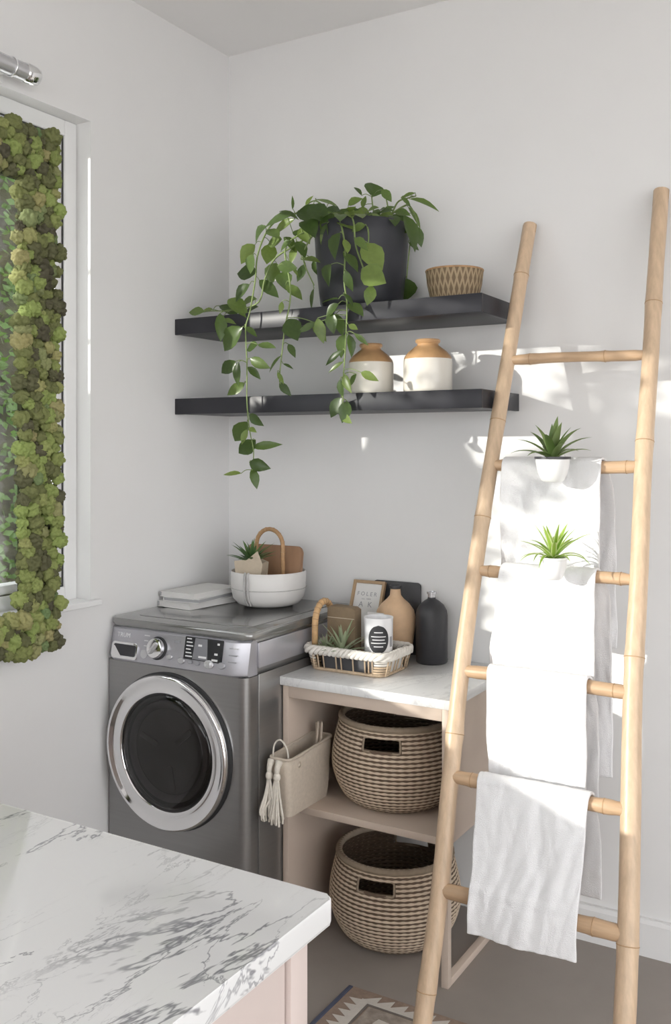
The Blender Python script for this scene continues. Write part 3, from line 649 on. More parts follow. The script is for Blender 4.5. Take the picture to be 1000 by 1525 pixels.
STEMS=[
 [(0.568,-0.2,2.287),(0.473,-0.26,2.313),(0.391,-0.28,2.281),(0.357,-0.31,2.188),(0.357,-0.33,2.083),(0.351,-0.352,1.979),(0.34,-0.36,1.923),(0.347,-0.362,1.81),(0.347,-0.362,1.676),(0.358,-0.362,1.586),(0.374,-0.362,1.514),(0.369,-0.362,1.452)],
 [(0.554,-0.22,2.262),(0.486,-0.28,2.202),(0.418,-0.3,2.161),(0.384,-0.31,2.095),(0.364,-0.32,2.016),(0.258,-0.31,1.998),(0.155,-0.3,2.004),(0.096,-0.29,2.005)],
 [(0.567,-0.22,2.272),(0.512,-0.3,2.229),(0.472,-0.32,2.181),(0.504,-0.34,2.069),(0.512,-0.352,2.001),(0.499,-0.36,1.924),(0.488,-0.36,1.848),(0.478,-0.36,1.772),(0.48,-0.36,1.734)],
 [(0.618,-0.24,2.284),(0.692,-0.33,2.235),(0.718,-0.35,2.154),(0.717,-0.352,2.048),(0.729,-0.356,1.983),(0.729,-0.36,1.899),(0.724,-0.36,1.815),(0.717,-0.36,1.731),(0.717,-0.36,1.667)],
 [(0.658,-0.22,2.299),(0.738,-0.33,2.24),(0.757,-0.35,2.161),(0.781,-0.35,2.095),(0.801,-0.352,2.041),(0.811,-0.352,2.015)],
 [(0.71,-0.2,2.27),(0.794,-0.335,2.201),(0.8,-0.345,2.163)],
 [(0.726,-0.16,2.276),(0.716,-0.16,2.322),(0.711,-0.16,2.361)],
 [(0.754,-0.14,2.277),(0.756,-0.13,2.323),(0.746,-0.13,2.37)],
 [(0.766,-0.14,2.276),(0.786,-0.12,2.34),(0.826,-0.12,2.35),(0.855,-0.12,2.353)],
 [(0.754,-0.14,2.288),(0.806,-0.12,2.324),(0.835,-0.12,2.32),(0.86,-0.12,2.257),(0.835,-0.12,2.205),(0.821,-0.12,2.087)],
 [(0.571,-0.16,2.306),(0.53,-0.18,2.353),(0.502,-0.2,2.364),(0.46,-0.24,2.319),(0.419,-0.26,2.304)],
 [(0.567,-0.22,2.272),(0.559,-0.3,2.213),(0.537,-0.31,2.147),(0.591,-0.33,2.052)],
 [(0.608,-0.2,2.294),(0.587,-0.2,2.341),(0.529,-0.2,2.365)],
]

PCX, PCY, PZ = 0.672, -0.160, 1.983
vine = thing('trailing_plant', 'leafy green trailing plant in a large graphite planter on the upper shelf', 'potted plant', (PCX, PCY, PZ))
inv = Matrix.Translation((-PCX, -PCY, -PZ))
bm = bmesh.new()
lathe(bm, [(0.0, 0.0), (0.118, 0.0), (0.130, 0.006), (0.138, 0.022), (0.150, 0.13), (0.157, 0.24), (0.158, 0.278), (0.155, 0.283), (0.150, 0.280), (0.149, 0.25), (0.0, 0.25)], 64)
obj('planter', bm, 'planter_graphite', vine, 40)
bm = bmesh.new(); lathe(bm, [(0.1485, 0.252), (0.10, 0.264), (0.0, 0.268)], 32); obj('soil', bm, 'soil', vine, 'all')
stem_pts = []
for s in STEMS:
    sp_ = spline(s, 6); sp_ = [Vector((PCX + (s[0][0] - PCX) * 0.6, max(min(s[0][1], -0.08), -0.24), PZ + 0.255))] + sp_
    bm = bmesh.new(); tube(bm, sp_, [0.0034 - 0.0016 * i / len(sp_) for i in range(len(sp_))], 6)
    o = obj('stem', bm, 'stem_green', vine, 'all'); o.matrix_parent_inverse = inv; stem_pts += sp_
vl = {}
rnd = random.Random(3)
bm_pet = bmesh.new()
for bx_, by_, bz_, tx, ty, tz, w, roll in LEAVES:
    base = Vector((bx_, by_, bz_)); tip = Vector((tx, ty, tz)); L = tip.length * 1.38
    k = round(w / 0.15) * 0.15
    if k not in vl: vl[k] = [leaf_mesh('vine_leaf', max(k, 0.25) * 1.02, f, c) for f, c in ((0.16, 0.20), (0.10, 0.10), (0.22, 0.28))]
    o = bpy.data.objects.new('leaf', vl[k][rnd.randrange(3)]); col.objects.link(o); o.parent = vine; o.matrix_parent_inverse = inv
    nrm = Vector((0.38, -0.85, 0.45)) + Vector((rnd.uniform(-.35, .35), rnd.uniform(-.2, .3), rnd.uniform(-.2, .4)))
    nrm = Matrix.Rotation(roll * 0.8, 3, tip) @ nrm
    o.matrix_basis = frame_mat(base, tip, nrm) @ Matrix.Scale(L, 4)
    near = min(stem_pts, key=lambda p: (p - base).length)
    if 0.004 < (near - base).length < 0.14:
        mid = (near + base) / 2 + Vector((0, -0.004, 0.006)); tube(bm_pet, spline([near, mid, base], 3), 0.0013, 4)
for k in range(46):        # the crown of leaves over the planter's mouth, thickest on the window side
    a_ = rnd.uniform(PI * 0.55, PI * 1.75) if k < 34 else rnd.uniform(-PI * 0.5, PI * 0.5); r_ = rnd.uniform(0.05, 0.175)
    base = Vector((PCX + r_ * math.cos(a_), max(PCY + r_ * math.sin(a_), -0.335), PZ + 0.285 + rnd.uniform(0.0, 0.055) * (1.2 - r_ / 0.2)))
    tip = Vector((math.cos(a_) + rnd.uniform(-.6, .6), math.sin(a_) * 0.6 + rnd.uniform(-.5, .3), rnd.uniform(-0.7, 0.35))).normalized() * rnd.uniform(0.045, 0.068)
    o = bpy.data.objects.new('leaf', vl[0.6][rnd.randrange(3)] if k % 2 else vl[0.75][rnd.randrange(3)]); col.objects.link(o); o.parent = vine; o.matrix_parent_inverse = inv
    o.matrix_basis = frame_mat(base, tip, Vector((0.25 + rnd.uniform(-.4, .4), -0.6, 0.7 + rnd.uniform(-.3, .3)))) @ Matrix.Scale(tip.length, 4)
    near = Vector((PCX + 0.4 * r_ * math.cos(a_), PCY + 0.4 * r_ * math.sin(a_), PZ + 0.262)); tube(bm_pet, spline([near, (near + base) / 2 + Vector((0, 0, 0.02)), base], 3), 0.0013, 4)
o = obj('leaf_stalks', bm_pet, 'stem_green', vine, 'all'); o.matrix_parent_inverse = inv

# ------------------------------------------------------------------ things on the shelves
t = thing('woven_bowl', 'small tan lattice-woven bowl on the upper shelf', 'basket', (1.016, -0.175, 1.983))
bm = bmesh.new(); lathe(bm, [(0.070, 0.0), (0.078, 0.02), (0.086, 0.055), (0.091, 0.098), (0.087, 0.098), (0.082, 0.055), (0.072, 0.008), (0.0, 0.006)], 48, uv=True); obj('bowl_wall', bm, 'lattice_weave', t, 40)
bm = bmesh.new(); tube(bm, [(0.089 * math.cos(a * PI / 24), 0.089 * math.sin(a * PI / 24), 0.099) for a in range(48)], 0.0035, 8, closed=True); obj('rim', bm, 'rattan', t, 'all')
bm = bmesh.new(); lathe(bm, [(0.0, 0.0), (0.070, 0.0), (0.070, 0.004), (0.0, 0.004)], 32); obj('base', bm, 'rattan', t, 40)
def jar(x, y, label, h=0.166, r=0.077):
    t = thing('stoneware_jar', label, 'jar', (x, y, 1.700), 'stoneware jars on the lower shelf')
    s = h / 0.166
    bm = bmesh.new(); lathe(bm, [(0.0, 0.0), (r * 0.93, 0.0), (r * 0.98, 0.004), (r, 0.012), (r, 0.098 * s), (r * 0.99, 0.104 * s)], 56); obj('body', bm, 'ceramic_white', t, 40)
    bm = bmesh.new(); lathe(bm, [(r * 0.99, 0.104 * s), (r * 0.95, 0.113 * s), (r * 0.80, 0.127 * s), (r * 0.55, 0.142 * s), (r * 0.45, 0.147 * s), (r * 0.43, 0.152 * s)], 56); obj('shoulder', bm, 'glaze_tan', t, 60)
    bm = bmesh.new(); lathe(bm, [(r * 0.43, 0.152 * s), (r * 0.50, 0.156 * s), (r * 0.52, 0.162 * s), (r * 0.48, 0.166 * s), (r * 0.38, 0.166 * s), (r * 0.36, 0.150 * s), (0.0, 0.145 * s)], 48); obj('rim', bm, 'glaze_tan', t, 50)
jar(0.722, -0.185, 'tan-shouldered white stoneware jar standing nearest the hanging vine', 0.168, 0.0745)
jar(0.928, -0.185, 'tan-shouldered white stoneware jar standing beside the bamboo ladder', 0.171, 0.078)

# ------------------------------------------------------------------ strap-leaved little plants
def strap_leaf(matn, L, W, lean, droop, n=9):
    """arching strap leaf starting at the origin, growing up and out along +x; a mesh of its own"""
    bm = bmesh.new(); lay = bm.loops.layers.uv.verify(); prev = None; p = Vector((0, 0, 0)); a = lean
    for i in range(n + 1):
        t = i / n; hw = W / 2 * (0.75 + 0.6 * t if t < 0.35 else 0.96 * max(0, 1 - ((t - 0.35) / 0.65) ** 1.7)) + 0.0002
        up = Vector((-math.sin(a), 0, math.cos(a)))
        v = [bm.verts.new(p + Vector((0, -hw, 0)) + up * hw * 0.45), bm.verts.new(p), bm.verts.new(p + Vector((0, hw, 0)) + up * hw * 0.45)]
        if prev:
            for k in (0, 1):
                f = bm.faces.new((prev[k], prev[k + 1], v[k + 1], v[k]))
                for lp, u in zip(f.loops, (k / 2, (k + 1) / 2, (k + 1) / 2, k / 2)): lp[lay].uv = (u, t)
        prev = v; p = p + Vector((math.cos(a), 0, math.sin(a))) * (L / n); a -= droop / n * (0.5 + t)
    me = bpy.data.meshes.new('strap_leaf'); bm.to_mesh(me); bm.free(); me.materials.append(MATS[matn])
    for q in me.polygons: q.use_smooth = True
    return me
def rosette(parent, matn, z, layers, seed, name='leaf'):
    rr = random.Random(seed)
    for n, L, W, lean, droop, off in layers:
        for i in range(n):
            me = strap_leaf(matn, L * rr.uniform(0.85, 1.15), W, lean * rr.uniform(0.9, 1.1), droop * rr.uniform(0.7, 1.3))
            o = bpy.data.objects.new(name, me); col.objects.link(o); o.parent = parent
            o.location = (0, 0, z); o.rotation_euler = (0, 0, 2 * PI * (i + off + rr.uniform(-.15, .15)) / n)

# ------------------------------------------------------------------ on the washing machine
for k, (x, y, rz, w, d, h, mname, lab) in enumerate(((0.096, -0.300, -6, 0.155, 0.250, 0.020, 'paper', 'thick white magazine at the bottom of the pile on the washing machine'),
                                             (0.097, -0.293, 3, 0.150, 0.235, 0.014, 'paper', 'white magazine in the middle of the pile on the washing machine'),
                                             (0.096, -0.295, -3, 0.155, 0.245, 0.018, 'paper', 'white magazine on top of the pile on the washing machine'))):
    z = 0.9768 + (0, 0.0203, 0.0346)[k]
    t = thing('magazine', lab, 'magazine', (x, y, z), 'magazines on the washing machine', R(rz))
    obj('cover', bx(-w / 2, w / 2, -d / 2, d / 2, h - 0.002, h, 0.0006), 'paper', t)
    obj('cover', bx(-w / 2, w / 2, -d / 2, d / 2, 0, 0.002, 0.0006), 'paper', t)
    obj('pages', bx(-w / 2 + 0.004, w / 2 - 0.002, -d / 2 + 0.003, d / 2 - 0.003, 0.002, h - 0.002), 'paper_grey' if k == 1 else 'basin_white', t)
    obj('spine', bx(-w / 2, -w / 2 + 0.002, -d / 2, d / 2, 0.002, h - 0.002), 'paper_grey' if k != 1 else 'paper', t)
t = thing('basin', 'round white basin tied with grey rope on the washing machine', 'bowl', (0.312, -0.185, 0.9768))
bm = bmesh.new(); lathe(bm, [(0.0, 0.0), (0.085, 0.0), (0.108, 0.008), (0.124, 0.026), (0.131, 0.055), (0.1325, 0.116), (0.130, 0.120), (0.127, 0.116), (0.125, 0.055), (0.10, 0.016), (0.0, 0.012)], 64); obj('wall', bm, 'basin_white', t, 50)
bm = bmesh.new(); tube(bm, [(0.1325 * math.cos(a * PI / 32), 0.1325 * math.sin(a * PI / 32), 0.062) for a in range(64)], 0.0016, 6, closed=True); obj('groove_band', bm, 'rope_grey', t, 'all')
aa = R(-92)
for da, nm in ((0.0, 'rope'), (0.10, 'rope')):
    ca, sa = math.cos(aa + da), math.sin(aa + da); bm = bmesh.new()
    tube(bm, spline([(0.124 * ca, 0.124 * sa, 0.112), (0.134 * ca, 0.134 * sa, 0.122), (0.137 * ca, 0.137 * sa, 0.108), (0.1365 * ca, 0.1365 * sa, 0.06), (0.131 * ca, 0.131 * sa, 0.03), (0.116 * ca, 0.116 * sa, 0.010)], 5), 0.0035, 8); obj(nm, bm, 'rope_grey', t, 'all')
BX, BY, BZ = 0.312, -0.185, 0.9768
t = thing('cutting_board', 'brown rounded wooden board standing in the white basin', 'cutting board', (BX - 0.003, BY + 0.030, BZ + 0.016))
bm = bmesh.new(); prism(bm, rrect(-0.118, 0.116, 0, 0.188, 0.022), 0.014, Matrix.Rotation(R(90), 4, 'X'), bevel=0.003); o = obj('board', bm, 'board_brown', t, 40); o.rotation_euler = (R(-8), 0, 0)
t = thing('cane_hoop', 'brown cane hoop handle arching over the board in the white basin', 'handle', (BX + 0.008, BY - 0.002, BZ + 0.016))
hp = [(-0.058, 0, 0), (-0.056, 0, 0.17), ] + [(0.056 * math.cos(R(a)), 0, 0.19 + 0.058 * math.sin(R(a))) for a in range(180, -1, -15)] + [(0.056, 0, 0.17), (0.058, 0, 0)]
hp = [Vector(p) + Vector((-0.002, 0, 0)) for p in hp]
bm = bmesh.new(); tube(bm, hp, 0.0075, 10); hoop = obj('cane', bm, 'rattan', t, 'all')
for i in range(1, len(hp) - 1, 2):
    d_ = (hp[min(i + 1, len(hp) - 1)] - hp[i]).normalized(); bm = bmesh.new(); tube(bm, [hp[i] - d_ * 0.0012, hp[i] + d_ * 0.0012], 0.0083, 10); obj('binding', bm, 'bamboo_node', hoop, 'all')
t = thing('kraft_pot_plant', 'dark green spiky succulent in a folded kraft paper pot in the basin', 'potted plant', (BX - 0.030, BY - 0.060, BZ + 0.022), rotz=R(14))
bm = bmesh.new()
ol = [(-0.036, 0.0), (0.036, 0.0), (0.054, 0.128), (0.036, 0.172), (-0.002, 0.142), (-0.050, 0.136)]
prism(bm, ol, 0.0025, Matrix.Translation((0, -0.034, 0)) @ Matrix.Rotation(R(90), 4, 'X')); prism(bm, [(-0.036, 0), (0.036, 0), (0.050, 0.128), (0.02, 0.140), (-0.048, 0.136)], 0.0025, Matrix.Translation((0, 0.036, 0)) @ Matrix.Rotation(R(90), 4, 'X'))
for s in (-1, 1): prism(bm, [(-0.034, 0), (0.034, 0), (0.034, 0.128), (-0.034, 0.128)], 0.0025, Matrix.Translation((s * 0.040 - 0.001, 0, 0)) @ Matrix.Rotation(R(90), 4, 'Z') @ Matrix.Rotation(R(90), 4, 'X'))
obj('paper_pot', bm, 'kraft', t)
obj('soil', bx(-0.036, 0.034, -0.032, 0.032, 0.002, 0.122), 'soil', t)
rosette(t, 'dark_succulent', 0.122, ((10, 0.095, 0.016, R(30), 0.5, 0), (9, 0.10, 0.016, R(52), 0.4, 0.4), (6, 0.085, 0.015, R(75), 0.2, 0.2)), 5)

# ------------------------------------------------------------------ on the worktop
CT = 0.8182
TX0, TX1, TY0, TY1 = 0.577, 0.880, -0.378, -0.182
tray = thing('wicker_tray', 'wicker tray with a wrapped cream rim and one cane handle on the worktop', 'tray', ((TX0 + TX1) / 2, (TY0 + TY1) / 2, CT))
tx, ty = (TX1 - TX0) / 2, (TY1 - TY0) / 2
def loop(s, z, r=0.035, n=5): return [(x, y, z) for x, y in rrect(-tx * s, tx * s, -ty * s, ty * s, r, n)]
obj('tray_base', (lambda b: (prism(b, [(x, y) for x, y, _ in loop(0.86, 0)], 0.006), b)[1])(bmesh.new()), 'willow_tan', tray)
bm = bmesh.new(); tube(bm, loop(0.87, 0.006), 0.005, 8, closed=True); obj('foot_hoop', bm, 'willow_tan', tray, 'all')
for k in range(5):
    z = 0.014 + k * 0.0085; s = 0.875 + 0.11 * z / 0.075
    bm = bmesh.new(); tube(bm, loop(s, z), 0.0035, 6, closed=True)
    # the woven strands stop where the front and the right end are left open
    kill = [f for f in bm.faces if ((f.calc_center_median().y < -ty * 0.8 and -0.075 < f.calc_center_median().x < 0.070) or (f.calc_center_median().x > tx * 0.8 and -0.045 < f.calc_center_median().y < 0.05)) and k in (0, 1, 2, 3, 4)]
    bmesh.ops.delete(bm, geom=kill, context='FACES')
    obj('strand', bm, 'willow_white' if k > 2 else 'willow_tan', tray, 'all')
# dark lining board behind the open weave, upright stakes in front
lm = bmesh.new(); prism(lm, [(-0.080, 0.010), (0.075, 0.010), (0.078, 0.052), (-0.083, 0.052)], 0.003, T(0, -ty * 0.88 + 0.004, 0) @ Matrix.Rotation(R(90), 4, 'X')); obj('lining_board', lm, 'slate_dark', tray)
lm = bmesh.new(); prism(lm, [(-0.05, 0.010), (0.052, 0.010), (0.052, 0.052), (-0.05, 0.052)], 0.003, T(tx * 0.885 - 0.006, 0, 0) @ Matrix.Rotation(R(90), 4, 'Z') @ Matrix.Rotation(R(90), 4, 'X')); obj('lining_board', lm, 'paper', tray)
for x in (-0.112, -0.095, -0.075, -0.030, -0.012, 0.030, 0.072, 0.085, 0.098):
    bm = bmesh.new(); tube(bm, [(x, -ty * 0.885, 0.004), (x * 1.03, -ty * 0.975, 0.062)], 0.0024, 6); obj('stake', bm, 'willow_tan', tray, 'all')
for y in (-0.070, -0.048, -0.02, 0.0, 0.03, 0.055, 0.072):
    bm = bmesh.new(); tube(bm, [(tx * 0.885, y, 0.004), (tx * 0.975, y * 1.03, 0.062)], 0.0024, 6); obj('stake', bm, 'willow_tan', tray, 'all')
# plaited rim
lp = loop(0.985, 0.066, 0.035, 4)
dense = []
for i in range(len(lp)):
    a, b = Vector(lp[i]), Vector(lp[(i + 1) % len(lp)]); m_ = max(1, int((b - a).length / 0.008))
    dense += [a.lerp(b, q / m_) for q in range(m_)]
for ph in (0, 1, 2):
    pp = []
    for i, p in enumerate(dense):
        nrm = Vector((p.x / tx, p.y / ty, 0)).normalized(); w_ = 2 * PI * (round(len(dense) / 6) * i / len(dense) + ph / 3)
        pp.append(p + nrm * 0.006 * math.cos(w_) + Vector((0, 0, 0.009 * math.sin(w_))))
    bm = bmesh.new(); tube(bm, pp, 0.0078, 7, closed=True); obj('rim_strand', bm, 'willow_white', tray, 'all')
hb = [(-tx * 0.87, -0.055, 0.03)] + [(-tx * 0.87, 0.002 + 0.055 * math.cos(R(a)), 0.135 + 0.070 * math.sin(R(a))) for a in range(180, -1, -15)] + [(-tx * 0.87, 0.060, 0.03)]
bm = bmesh.new(); tube(bm, hb, 0.0105, 10); thandle = obj('handle', bm, 'rattan_light', tray, 'all')
hbv = [Vector(p) for p in hb]
for i in range(1, len(hbv) - 1):
    d_ = (hbv[i + 1] - hbv[i]).normalized(); bm = bmesh.new(); tube(bm, [hbv[i] - d_ * 0.001, hbv[i] + d_ * 0.001], 0.0115, 10); obj('handle_binding', bm, 'rattan', thandle, 'all')
TB = CT + 0.0065
t = thing('kraft_box', 'brown paper box standing behind the air plant in the tray', 'box', (0.668, -0.245, TB))
bm = bmesh.new(); prism(bm, [(-0.052, 0), (0.052, 0), (0.052, 0.178), (0.040, 0.186), (-0.040, 0.188), (-0.052, 0.180)], 0.045, T(0, 0.0, 0) @ Matrix.Rotation(R(90), 4, 'X'), bevel=0.003); obj('box_body', bm, 'kraft_brown', t, 40)
obj('lid_fold', bx(-0.050, 0.050, -0.0462, -0.045, 0.150, 0.152), 'kraft', t)
t = thing('brown_packet', 'small brown packet standing behind the cane handle in the tray', 'packet', (0.640, -0.216, TB))
obj('packet_body', bx(-0.018, 0.026, -0.012, 0.012, 0.0, 0.168, 0.004), 'kraft_brown', t, 40); obj('packet_fold', bx(-0.017, 0.025, -0.0135, -0.012, 0.145, 0.160), 'kraft', t)
# leaning picture frame
t = thing('picture_frame', 'small oak framed print leaning on the wall behind the tray', 'picture frame', (0.634, -0.112, CT + 0.006), rotz=0)
LM = Matrix.Rotation(R(-21), 4, 'X')
def fp(name, bm, m):
    o = obj(name, bm, m, t); o.matrix_local = LM; return o
fw_, fh_, fb = 0.062, 0.252, 0.010
fp('frame_stile', bx(-fw_, -fw_ + fb, -0.014, 0, 0, fh_, 0.001), 'frame_oak'); fp('frame_stile', bx(fw_ - fb, fw_, -0.014, 0, 0, fh_, 0.001), 'frame_oak')
fp('frame_rail', bx(-fw_ + fb, fw_ - fb, -0.014, 0, fh_ - fb, fh_, 0.001), 'frame_oak'); fp('frame_rail', bx(-fw_ + fb, fw_ - fb, -0.014, 0, 0, fb, 0.001), 'frame_oak')
fp('print', bx(-fw_ + fb, fw_ - fb, -0.006, -0.002, fb, fh_ - fb), 'paper')
for txt, sz, zz, spc in (('FOLER', 0.020, 0.205, 1.5), ('est. 1884', 0.008, 0.188, 1.2), ('A K', 0.026, 0.168, 1.4)):
    o = text_mesh('lettering', txt, sz, 'print_grey', t, T(-0.004, -0.0063, zz) @ Matrix.Rotation(R(90), 4, 'X'), 0.0002, spc); o.matrix_local = LM
t = thing('air_plant', 'larger pale green air plant at the front of the tray', 'plant', (0.700, -0.335, TB))
bm = bmesh.new(); lathe(bm, [(0.0, 0.0), (0.022, 0.0), (0.026, 0.045), (0.022, 0.05), (0.0, 0.048)], 20); obj('pot', bm, 'slate_dark', t, 40)
rosette(t, 'air_leaf', 0.048, ((9, 0.095, 0.013, R(24), 0.5, 0), (8, 0.110, 0.013, R(42), 0.5, 0.5), (6, 0.112, 0.013, R(66), 0.4, 0.2), (3, 0.105, 0.012, R(82), 0.2, 0.1)), 9)
t = thing('air_plant', 'smaller pale green air plant beside the cane handle in the tray', 'plant', (0.636, -0.325, TB))
bm = bmesh.new(); lathe(bm, [(0.0, 0.0), (0.016, 0.0), (0.019, 0.04), (0.016, 0.045), (0.0, 0.043)], 20); obj('pot', bm, 'slate_dark', t, 40)
rosette(t, 'air_leaf', 0.043, ((7, 0.060, 0.010, R(28), 0.5, 0), (6, 0.072, 0.010, R(55), 0.4, 0.5), (3, 0.07, 0.010, R(78), 0.2, 0.1)), 10)
# candle cup with a round black label
t = thing('candle_cup', 'white candle cup with a round black label in the tray', 'candle', (0.806, -0.290, TB))
bm = bmesh.new(); lathe(bm, [(0.0, 0.0), (0.042, 0.0), (0.044, 0.003), (0.046, 0.155), (0.047, 0.168), (0.044, 0.168), (0.042, 0.150), (0.0, 0.150)], 48); obj('cup', bm, 'candle_white', t, 40)
def wrap(name, m, ang, z, hw, hh, r, shape='oval', n=18):
    bm = bmesh.new(); rows = []
    for i in range(n + 1):
        zz = -1 + 2 * i / n; ww = math.sqrt(max(0.0004, 1 - zz * zz)) if shape == 'oval' else 1
        rows.append([bm.verts.new((r * math.cos(ang + hw * ww * (k / 10 - 1) / r), r * math.sin(ang + hw * ww * (k / 10 - 1) / r), z + hh * zz)) for k in range(21)])
    for a, b in zip(rows, rows[1:]):
        for k in range(20): bm.faces.new((a[k], a[k + 1], b[k + 1], b[k]))
    return obj(name, bm, m, t, 'all')
la = R(-62)
lab_ = wrap('label', 'label_black', la, 0.104, 0.034, 0.044, 0.0466)
for zz, hw in ((0.126, 0.014), (0.113, 0.024), (0.103, 0.020), (0.093, 0.024), (0.082, 0.015)): wrap('label_line', 'print_white', la, zz, hw, 0.0014, 0.0470, 'bar', 2).parent = lab_
wrap('side_print', 'print_grey', la + 1.0, 0.095, 0.006, 0.016, 0.0468, 'bar', 2)
t = thing('card_folder', 'pale grey card folder standing behind the candle cup', 'card', (0.762, -0.225, TB))
obj('card_front', bx(-0.030, 0.030, -0.004, -0.001, 0, 0.168, 0.0008), 'basin_white', t); obj('card_back', bx(-0.028, 0.032, 0.001, 0.004, 0, 0.160, 0.0008), 'paper', t); obj('card_fold', bx(-0.030, -0.027, -0.001, 0.001, 0, 0.160), 'paper', t)
# vases
t = thing('tan_vase', 'tan bottle-shaped vase with a dark lip behind the tray', 'vase', (0.768, -0.098, CT))
bm = bmesh.new(); lathe(bm, [(0.0, 0.0), (0.040, 0.0), (0.048, 0.006), (0.060, 0.06), (0.067, 0.115), (0.068, 0.140), (0.062, 0.165), (0.047, 0.186), (0.028, 0.203), (0.019, 0.214), (0.0165, 0.236)], 48); obj('body', bm, 'vase_tan', t, 60)
bm = bmesh.new(); lathe(bm, [(0.0175, 0.236), (0.020, 0.239), (0.020, 0.247), (0.016, 0.248), (0.013, 0.235), (0.0, 0.230)], 32); obj('lip', bm, 'slate_dark', t, 60)
t = thing('slate_board', 'charcoal slate board leaning on the wall behind the tan vase', 'board', (0.715, -0.008, CT))
bm = bmesh.new(); prism(bm, rrect(-0.075, 0.105, 0, 0.246, 0.012), 0.006, T(0, 0, 0.001) @ Matrix.Rotation(R(90), 4, 'X'), bevel=0.001); obj('slate', bm, 'slate_dark', t, 40)
t = thing('black_bottle', 'matte black bottle with a short neck standing on the worktop', 'bottle', (0.892, -0.078, CT))
bm = bmesh.new(); lathe(bm, [(0.0, 0.0), (0.048, 0.0), (0.052, 0.004), (0.0525, 0.155), (0.050, 0.172), (0.040, 0.190), (0.024, 0.203), (0.014, 0.209), (0.0125, 0.215)], 48); obj('body', bm, 'bottle_black', t, 50)
bm = bmesh.new(); lathe(bm, [(0.0125, 0.215), (0.0125, 0.224), (0.016, 0.226), (0.016, 0.232), (0.012, 0.233), (0.010, 0.216), (0.0, 0.212)], 32); obj('neck_ring', bm, 'rod_silver', t, 50)

# ------------------------------------------------------------------ seagrass baskets
def basket_mesh():
    key = [(0.140, 0.0), (0.168, 0.022), (0.190, 0.058), (0.203, 0.098), (0.206, 0.128), (0.203, 0.165), (0.195, 0.205), (0.186, 0.240), (0.180, 0.256)]
    pts = spline([(r, 0, z) for r, z in key], 14); n = len(pts); prof = []
    Ls = [0.0]
    for a, b in zip(pts, pts[1:]): Ls.append(Ls[-1] + (b - a).length)
    M_ = 22 * 5
    for i in range(M_ + 1):
        s = Ls[-1] * i / M_; k = max(j for j in range(n) if Ls[j] <= s + 1e-9); k = min(k, n - 2)
        p = pts[k].lerp(pts[k + 1], (s - Ls[k]) / (Ls[k + 1] - Ls[k])); ph = i / 5 % 1
        prof.append((p.x + 0.0042 * math.sin(PI * ph) - 0.002, p.z))
    bm = bmesh.new(); lathe(bm, prof, 96, uv=True)
    kill = []
    for f in bm.faces:
        c = f.calc_center_median(); a = math.atan2(c.y, c.x)
        for a0 in (-PI / 2, PI / 2):
            if abs(a - a0) * 0.19 < 0.056 and 0.198 < c.z < 0.234: kill.append(f)
    bmesh.ops.delete(bm, geom=kill, context='FACES')
    me = bpy.data.meshes.new('basket_wall'); bm.to_mesh(me); bm.free(); me.materials.append(MATS['seagrass'])
    for p in me.polygons: p.use_smooth = True
    return me
bw = basket_mesh()
def basket(x, y, z, rz, label):
    t = thing('seagrass_basket', label, 'basket', (x, y, z), 'seagrass baskets in the cabinet', rz)
    o = bpy.data.objects.new('basket_wall', bw); col.objects.link(o); o.parent = t
    sd = o.modifiers.new('thick', 'SOLIDIFY'); sd.thickness = 0.008; sd.offset = -1
    bm = bmesh.new(); lathe(bm, [(0.0, 0.0), (0.139, 0.0), (0.142, 0.004), (0.0, 0.006)], 48, uv=True); obj('basket_floor', bm, 'seagrass', t, 40)
    bm = bmesh.new(); lathe(bm, [(0.177 + 0.0105 * math.cos(a), 0.260 + 0.0105 * math.sin(a)) for a in [2 * PI * k / 12 for k in range(13)]], 96, uv=True)
    for v in bm.verts:
        a = math.atan2(v.co.y, v.co.x); v.co.x *= 1 + 0.004 * math.sin(a * 70); v.co.y *= 1 + 0.004 * math.sin(a * 70)
    obj('rim_coil', bm, 'seagrass_rim', t, 'all')
    for a0 in (-PI / 2, PI / 2):
        pts = []
        for u, v in rrect(-0.058, 0.058, 0.196, 0.236, 0.008, 3):
            r = 0.200 if v < 0.21 else 0.190
            r = 0.197 - (v - 0.196) * 0.27; a = a0 + u / 0.19; pts.append((r * math.cos(a), r * math.sin(a), v))
        bm = bmesh.new(); tube(bm, pts, 0.0036, 6, closed=True); obj('handle_edge', bm, 'seagrass_rim', t, 'all')
basket(0.856, -0.256, 0.4222, R(12), 'striped seagrass basket standing on the cabinet shelf')
basket(0.850, -0.262, 0.0, R(9), 'striped seagrass basket standing on the floor inside the cabinet')

# ------------------------------------------------------------------ canvas bag with tassel
GX, GY, GZ = 0.6285, -0.462, 0.4222
bag = thing('canvas_bag', 'beige canvas bag with a cream tassel sticking out of the shelf', 'bag', (GX, GY, GZ))
def oval(hx, hy, r, z, n=6): return [(x, y, z) for x, y in rrect(-hx, hx, -hy, hy, r, n)]
lev = [(0.030, 0.112, 0.0), (0.032, 0.118, 0.03), (0.034, 0.122, 0.09), (0.036, 0.126, 0.150), (0.037, 0.128, 0.178)]
bm = bmesh.new(); rings = []
for hx, hy, z in lev:
    ring_ = []
    for (x, y, zz) in oval(hx, hy, 0.018, z):
        sag = 0.014 * math.cos(y / 0.125 * PI) * (z / 0.178) if z > 0.1 else 0
        ring_.append(bm.verts.new((x, y, zz - sag * 0.6 - (0.012 if y < -0.10 and z > 0.1 else 0))))
    rings.append(ring_)
for a, b in zip(rings, rings[1:]):
    for i in range(len(a)): bm.faces.new((a[i], a[(i + 1) % len(a)], b[(i + 1) % len(a)], b[i]))
bm.faces.new(rings[0][::-1])
top_co = [v.co.copy() for v in rings[-1]]
